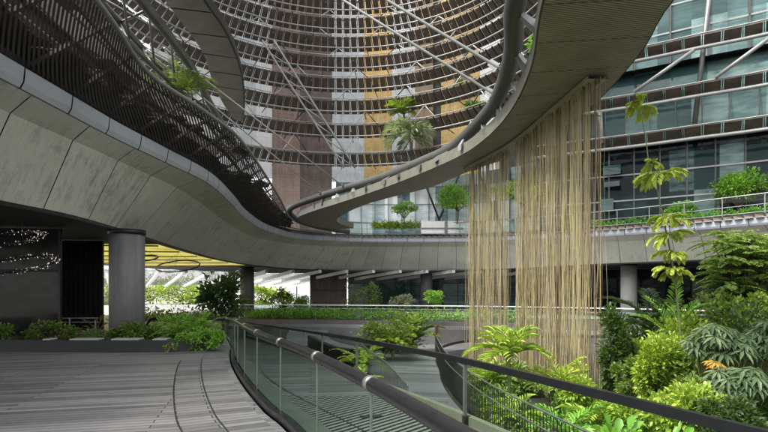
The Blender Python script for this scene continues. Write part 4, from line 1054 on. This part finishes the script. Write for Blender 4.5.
# plants on the tower rings
fern('pandanus','spiky grey green pandanus growing on the lowest tower sunshade','plant',P(411,152,44.3),26,2.7,1.2,'pandan','plants on the tower sunshades',15,.06,(-.1,1.4),2.2,1.3,.14,.55,'bark','bark',rad=.03)
fern('pandanus','bright green spiky plant behind the grey pandanus','plant',P(404,118,46.0),18,1.8,.9,'bright','plants on the tower sunshades',14,.07,(.5,1.4),1.4,.3,.1,.55,'bark','bark',rad=.03)
shrub('balcony_plant','green grassy plant on a sunshade before the gold cladding','plant',P(462,88,47),(1.1,.6,.7),700,.3,'bright',P(462,97,47),'plants on the tower sunshades',10,.03)
shrub('balcony_plant','green plant low on the right of the tower sunshades','plant',P(480,108,45.6),(1.6,.6,.6),700,.3,'vivid',P(480,116,45.6),'plants on the tower sunshades',10,.03)
shrub('balcony_plant','green plant showing between the ring tube brackets','plant',P(530,52,15.5)+Vector((.3,0,.2)),(.3,.6,.4),500,.16,'vivid',P(530,66,15.5)+Vector((.3,0,-.1)),None,10,.02)
fern('hanging_palm','airy green palm growing on the canopy rim','palm',P(188,102,16.3),20,1.1,.28,'olive','palms on the canopy',15,.017,(.0,1.4),1.7,.35,.03,.7)
fern('hanging_palm','darker palm growing on the canopy rim behind the airy one','palm',P(170,88,16.8),16,1.1,.32,'grey','palms on the canopy',14,.022,(.0,1.2),1.5,.3,.03,.7)
# middle garden
fern('fern','bright arching fern clump above the dark curved wall','fern',(-.75,17.4,-1.75),22,1.25,.24,'bright','garden ferns',20,.035,(.4,1.3),1.7,.75,.06,1.0)
fern('bamboo_palm','tall light green palm clump beside the fern in the middle garden','palm',(1.35,24.2,-1.75),26,1.9,.5,'olive','garden palms',20,.05,(.5,1.45),1.4,1.0,.06,.8)
fern('bamboo_palm','feathery yellow green palm clump between the fern and the path','palm',(.35,21.6,-1.75),24,1.4,.4,'bright','garden palms',18,.045,(.4,1.4),1.5,.9,.06,.8)
fern('fern','small bright fern leaning out over the garden path','fern',(-.55,12.9,-1.75),12,.85,.26,'bright','garden ferns',13,.05,(.4,1.2),1.4,.9,.03,.8)
shrub('leafy_shrub','dense low shrub behind the fern clump','shrub',P(385,335,21.5),(1.2,.8,.6),2000,.15,'mid',(0,21.5,-1.75),'middle garden shrubs',20,.03)
shrub('leafy_shrub','pale low shrub left of the palm clump on the garden slope','shrub',P(392,338,24),(1.6,.8,.55),1500,.16,'olive',(.4,24,-1.75),'middle garden shrubs',18,.03)
hedge('hedge','long low green hedge behind the far white railed balustrade','hedge',[p+Vector((0,.0,0)) for p in outward(atz([q for q in FW if -9.5<q.x<9],-.5),1.6)],1.6,.9,4600,.2,'bright','far hedges')
hedge('hedge','leafy hedge behind the escalator handrails left of the small tree','hedge',[(-13.5,27,-.3),(-10.5,27.5,-.3),(-8.6,27.5,-.3)],1.6,1.0,2600,.2,'mid','far hedges')
hedge('hedge','lighter hedge left of the long hedge near the dark column','hedge',[(-10.5,39.5,-.5),(-7,39.2,-.5),(-3.5,39,-.5)],1.0,.75,1800,.2,'bright','far hedges')
shrub('leafy_shrub','dark rounded bush left of the pale one before the core wall','shrub',P(283,300,46),(1.0,.9,1.1),1500,.2,'dark',P(284,316,46),'bushes before the far wall',18,.04)
shrub('leafy_shrub','fresh green rounded bush before the brown core wall','shrub',P(300,302,44),(1.1,.9,.95),1600,.2,'vivid',P(300,316,44),'bushes before the far wall',18,.04)
shrub('leafy_shrub','open branching grey green bush left of the slim column','shrub',P(352,298,46),(1.1,.9,1.2),1200,.2,'grey',P(352,316,46),'bushes before the far wall',16,.04)
shrub('leafy_shrub','taller bush with bright tips between the grey bush and the slim column','shrub',P(372,296,46.5),(.9,.8,1.2),1100,.2,'olive',P(372,316,46.5),'bushes before the far wall',14,.04)
shrub('leafy_shrub','pale grey bush before the shopfront glazing','shrub',P(402,302,45),(1.2,.8,.7),1000,.2,'grey',P(402,316,45),'bushes before the far wall',14,.03)
shrub('leafy_shrub','round topped green bush in front of the slim column','shrub',P(433,297,44),(.85,.8,.65),1300,.19,'vivid',P(432,316,44),'bushes before the far wall',16,.05)
# left planter
shrub('leafy_tree','small dark leafy tree with a slim trunk behind the ferns','tree',P(219,297,21),(1.15,.9,.95),1000,.32,'dark',(-6.5,21,0),None,24,.05,.4,spread=.3)
kF='ferns in the deck planter'
fern('fern','large bright fern at the right end of the deck planter','fern',(-5.05,14.2,.2),22,.95,.16,'vivid',kF,20,.026,(.3,1.3),1.7,.15,.05,1.0)
fern('fern','broad bright fern left of the largest one in the planter','fern',(-5.75,14.6,.2),18,.85,.15,'vivid',kF,18,.026,(.3,1.3),1.7,.1,.05,1.0)
fern('fern','low fern spilling over the planter front by the deck','fern',(-5.5,13.75,.2),16,.6,.13,'bright',kF,16,.024,(.0,1.0),1.6,.05,.04,1.0)
shrub('planter_shrub','rounded bright shrub at the planter end beside the handrail','shrub',(-4.75,13.75,.33),(.6,.4,.28),1600,.09,'vivid',(-4.75,13.75,.1),kF,18,.015)
shrub('planter_shrub','mid green shrub between the seats and the ferns','shrub',(-6.9,14.5,.42),(.75,.45,.3),1600,.1,'mid',(-6.9,14.5,.1),kF,18,.015)
shrub('planter_shrub','dim shrub row in front of the thick column','shrub',(-7.9,14.7,.3),(.8,.4,.25),1000,.09,'mid',(-7.9,14.7,.1),kF,14,.015)
shrub('planter_shrub','dim shrub before the ribbed glass screen','shrub',(-9.3,14.6,.38),(.8,.4,.32),1500,.1,'mid',(-9.3,14.6,.1),kF,16,.015)
shrub('planter_shrub','dim olive shrub in front of the lobby doors','shrub',(-11.0,14.3,.42),(.95,.45,.32),1700,.11,'olive',(-11,14.3,.1),kF,18,.015)
shrub('planter_shrub','dim dark shrub at the far left end of the planter','shrub',(-12.9,14.3,.38),(.9,.45,.3),1400,.11,'dark',(-12.9,14.3,.1),kF,16,.015)
broadleaf('reddish brown upright plant beside the thick column',(-10.35,18.7,0),14,.55,'rust',None,.2)
shrub('flowering_bush','pale yellow flowering bush behind the ferns','bush',P(193,326,18),(.7,.5,.28),700,.09,'lime',(-6.6,18,0),None,12,.015)
# sunlit trees outside
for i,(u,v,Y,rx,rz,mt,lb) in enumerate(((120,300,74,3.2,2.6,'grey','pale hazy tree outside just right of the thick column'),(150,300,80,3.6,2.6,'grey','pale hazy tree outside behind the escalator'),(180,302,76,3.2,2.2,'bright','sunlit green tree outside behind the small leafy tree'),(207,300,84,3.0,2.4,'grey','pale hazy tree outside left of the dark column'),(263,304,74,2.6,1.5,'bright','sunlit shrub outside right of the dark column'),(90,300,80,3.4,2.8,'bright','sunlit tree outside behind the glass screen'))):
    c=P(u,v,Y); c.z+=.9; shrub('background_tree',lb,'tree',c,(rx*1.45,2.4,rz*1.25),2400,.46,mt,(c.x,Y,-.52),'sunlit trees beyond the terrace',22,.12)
t=thing('pale_building','pale plain building far beyond the trees','building',(-30,112,-.52)); mb=MB(); mb.box((-34,112,7),(70,4,15)); mb.build('wall',M['p_white'],t)
mb=MB()
for k in range(26): mb.box((-66+k*2.5,109.9,2.2),(1.2,.1,1.6)); mb.box((-66+k*2.5,109.9,6),(1.2,.1,1.6))
build_each(mb,'window',M['p_pale'],t)

# ------------------------------------------------------------------ light, sky, camera
w=bpy.data.worlds.new('World'); scene.world=w; w.use_nodes=True; nt=w.node_tree; nt.nodes.clear()
sky=nt.nodes.new('ShaderNodeTexSky'); sky.sky_type='NISHITA'; sky.sun_disc=False; sky.sun_elevation=R(58); sky.sun_rotation=R(-110); sky.air_density=1; sky.dust_density=4; sky.ozone_density=1
hs=nt.nodes.new('ShaderNodeHueSaturation'); hs.inputs['Saturation'].default_value=.1; hs.inputs['Value'].default_value=3.4
bg=nt.nodes.new('ShaderNodeBackground'); bg.inputs['Strength'].default_value=.15; out=nt.nodes.new('ShaderNodeOutputWorld')
nt.links.new(sky.outputs[0],hs.inputs['Color']); nt.links.new(hs.outputs[0],bg.inputs['Color']); nt.links.new(bg.outputs[0],out.inputs['Surface'])
sd=bpy.data.lights.new('sun','SUN'); sd.energy=4.8; sd.angle=R(7); sd.color=(1,.9,.74); so=bpy.data.objects.new('sun',sd); COL.objects.link(so)
az=R(-110); el=R(57); dirv=Vector((math.sin(az)*math.cos(el),math.cos(az)*math.cos(el),math.sin(el)))
so.rotation_euler=dirv.to_track_quat('Z','Y').to_euler(); so.location=(0,0,60)
cd=bpy.data.cameras.new('camera'); cam=bpy.data.objects.new('camera',cd); COL.objects.link(cam)
cd.sensor_width=36; cd.sensor_fit='HORIZONTAL'; cd.lens=36*F/768; cd.shift_y=(H0-216)/768; cd.clip_end=3000; cd.clip_start=.05
cam.location=(0,0,EYE); cam.rotation_euler=(R(90),0,0); scene.camera=cam
for o in scene.objects:
    if '_w' in o: del o['_w']
scene.view_settings.view_transform='Standard'; scene.view_settings.look='None'; scene.view_settings.exposure=0
scene.cycles.max_bounces=8; scene.cycles.transparent_max_bounces=24; scene.cycles.diffuse_bounces=4; scene.cycles.glossy_bounces=3; scene.cycles.transmission_bounces=3
scene.cycles.sample_clamp_indirect=6
try: scene.cycles.use_denoising=True
except Exception: pass
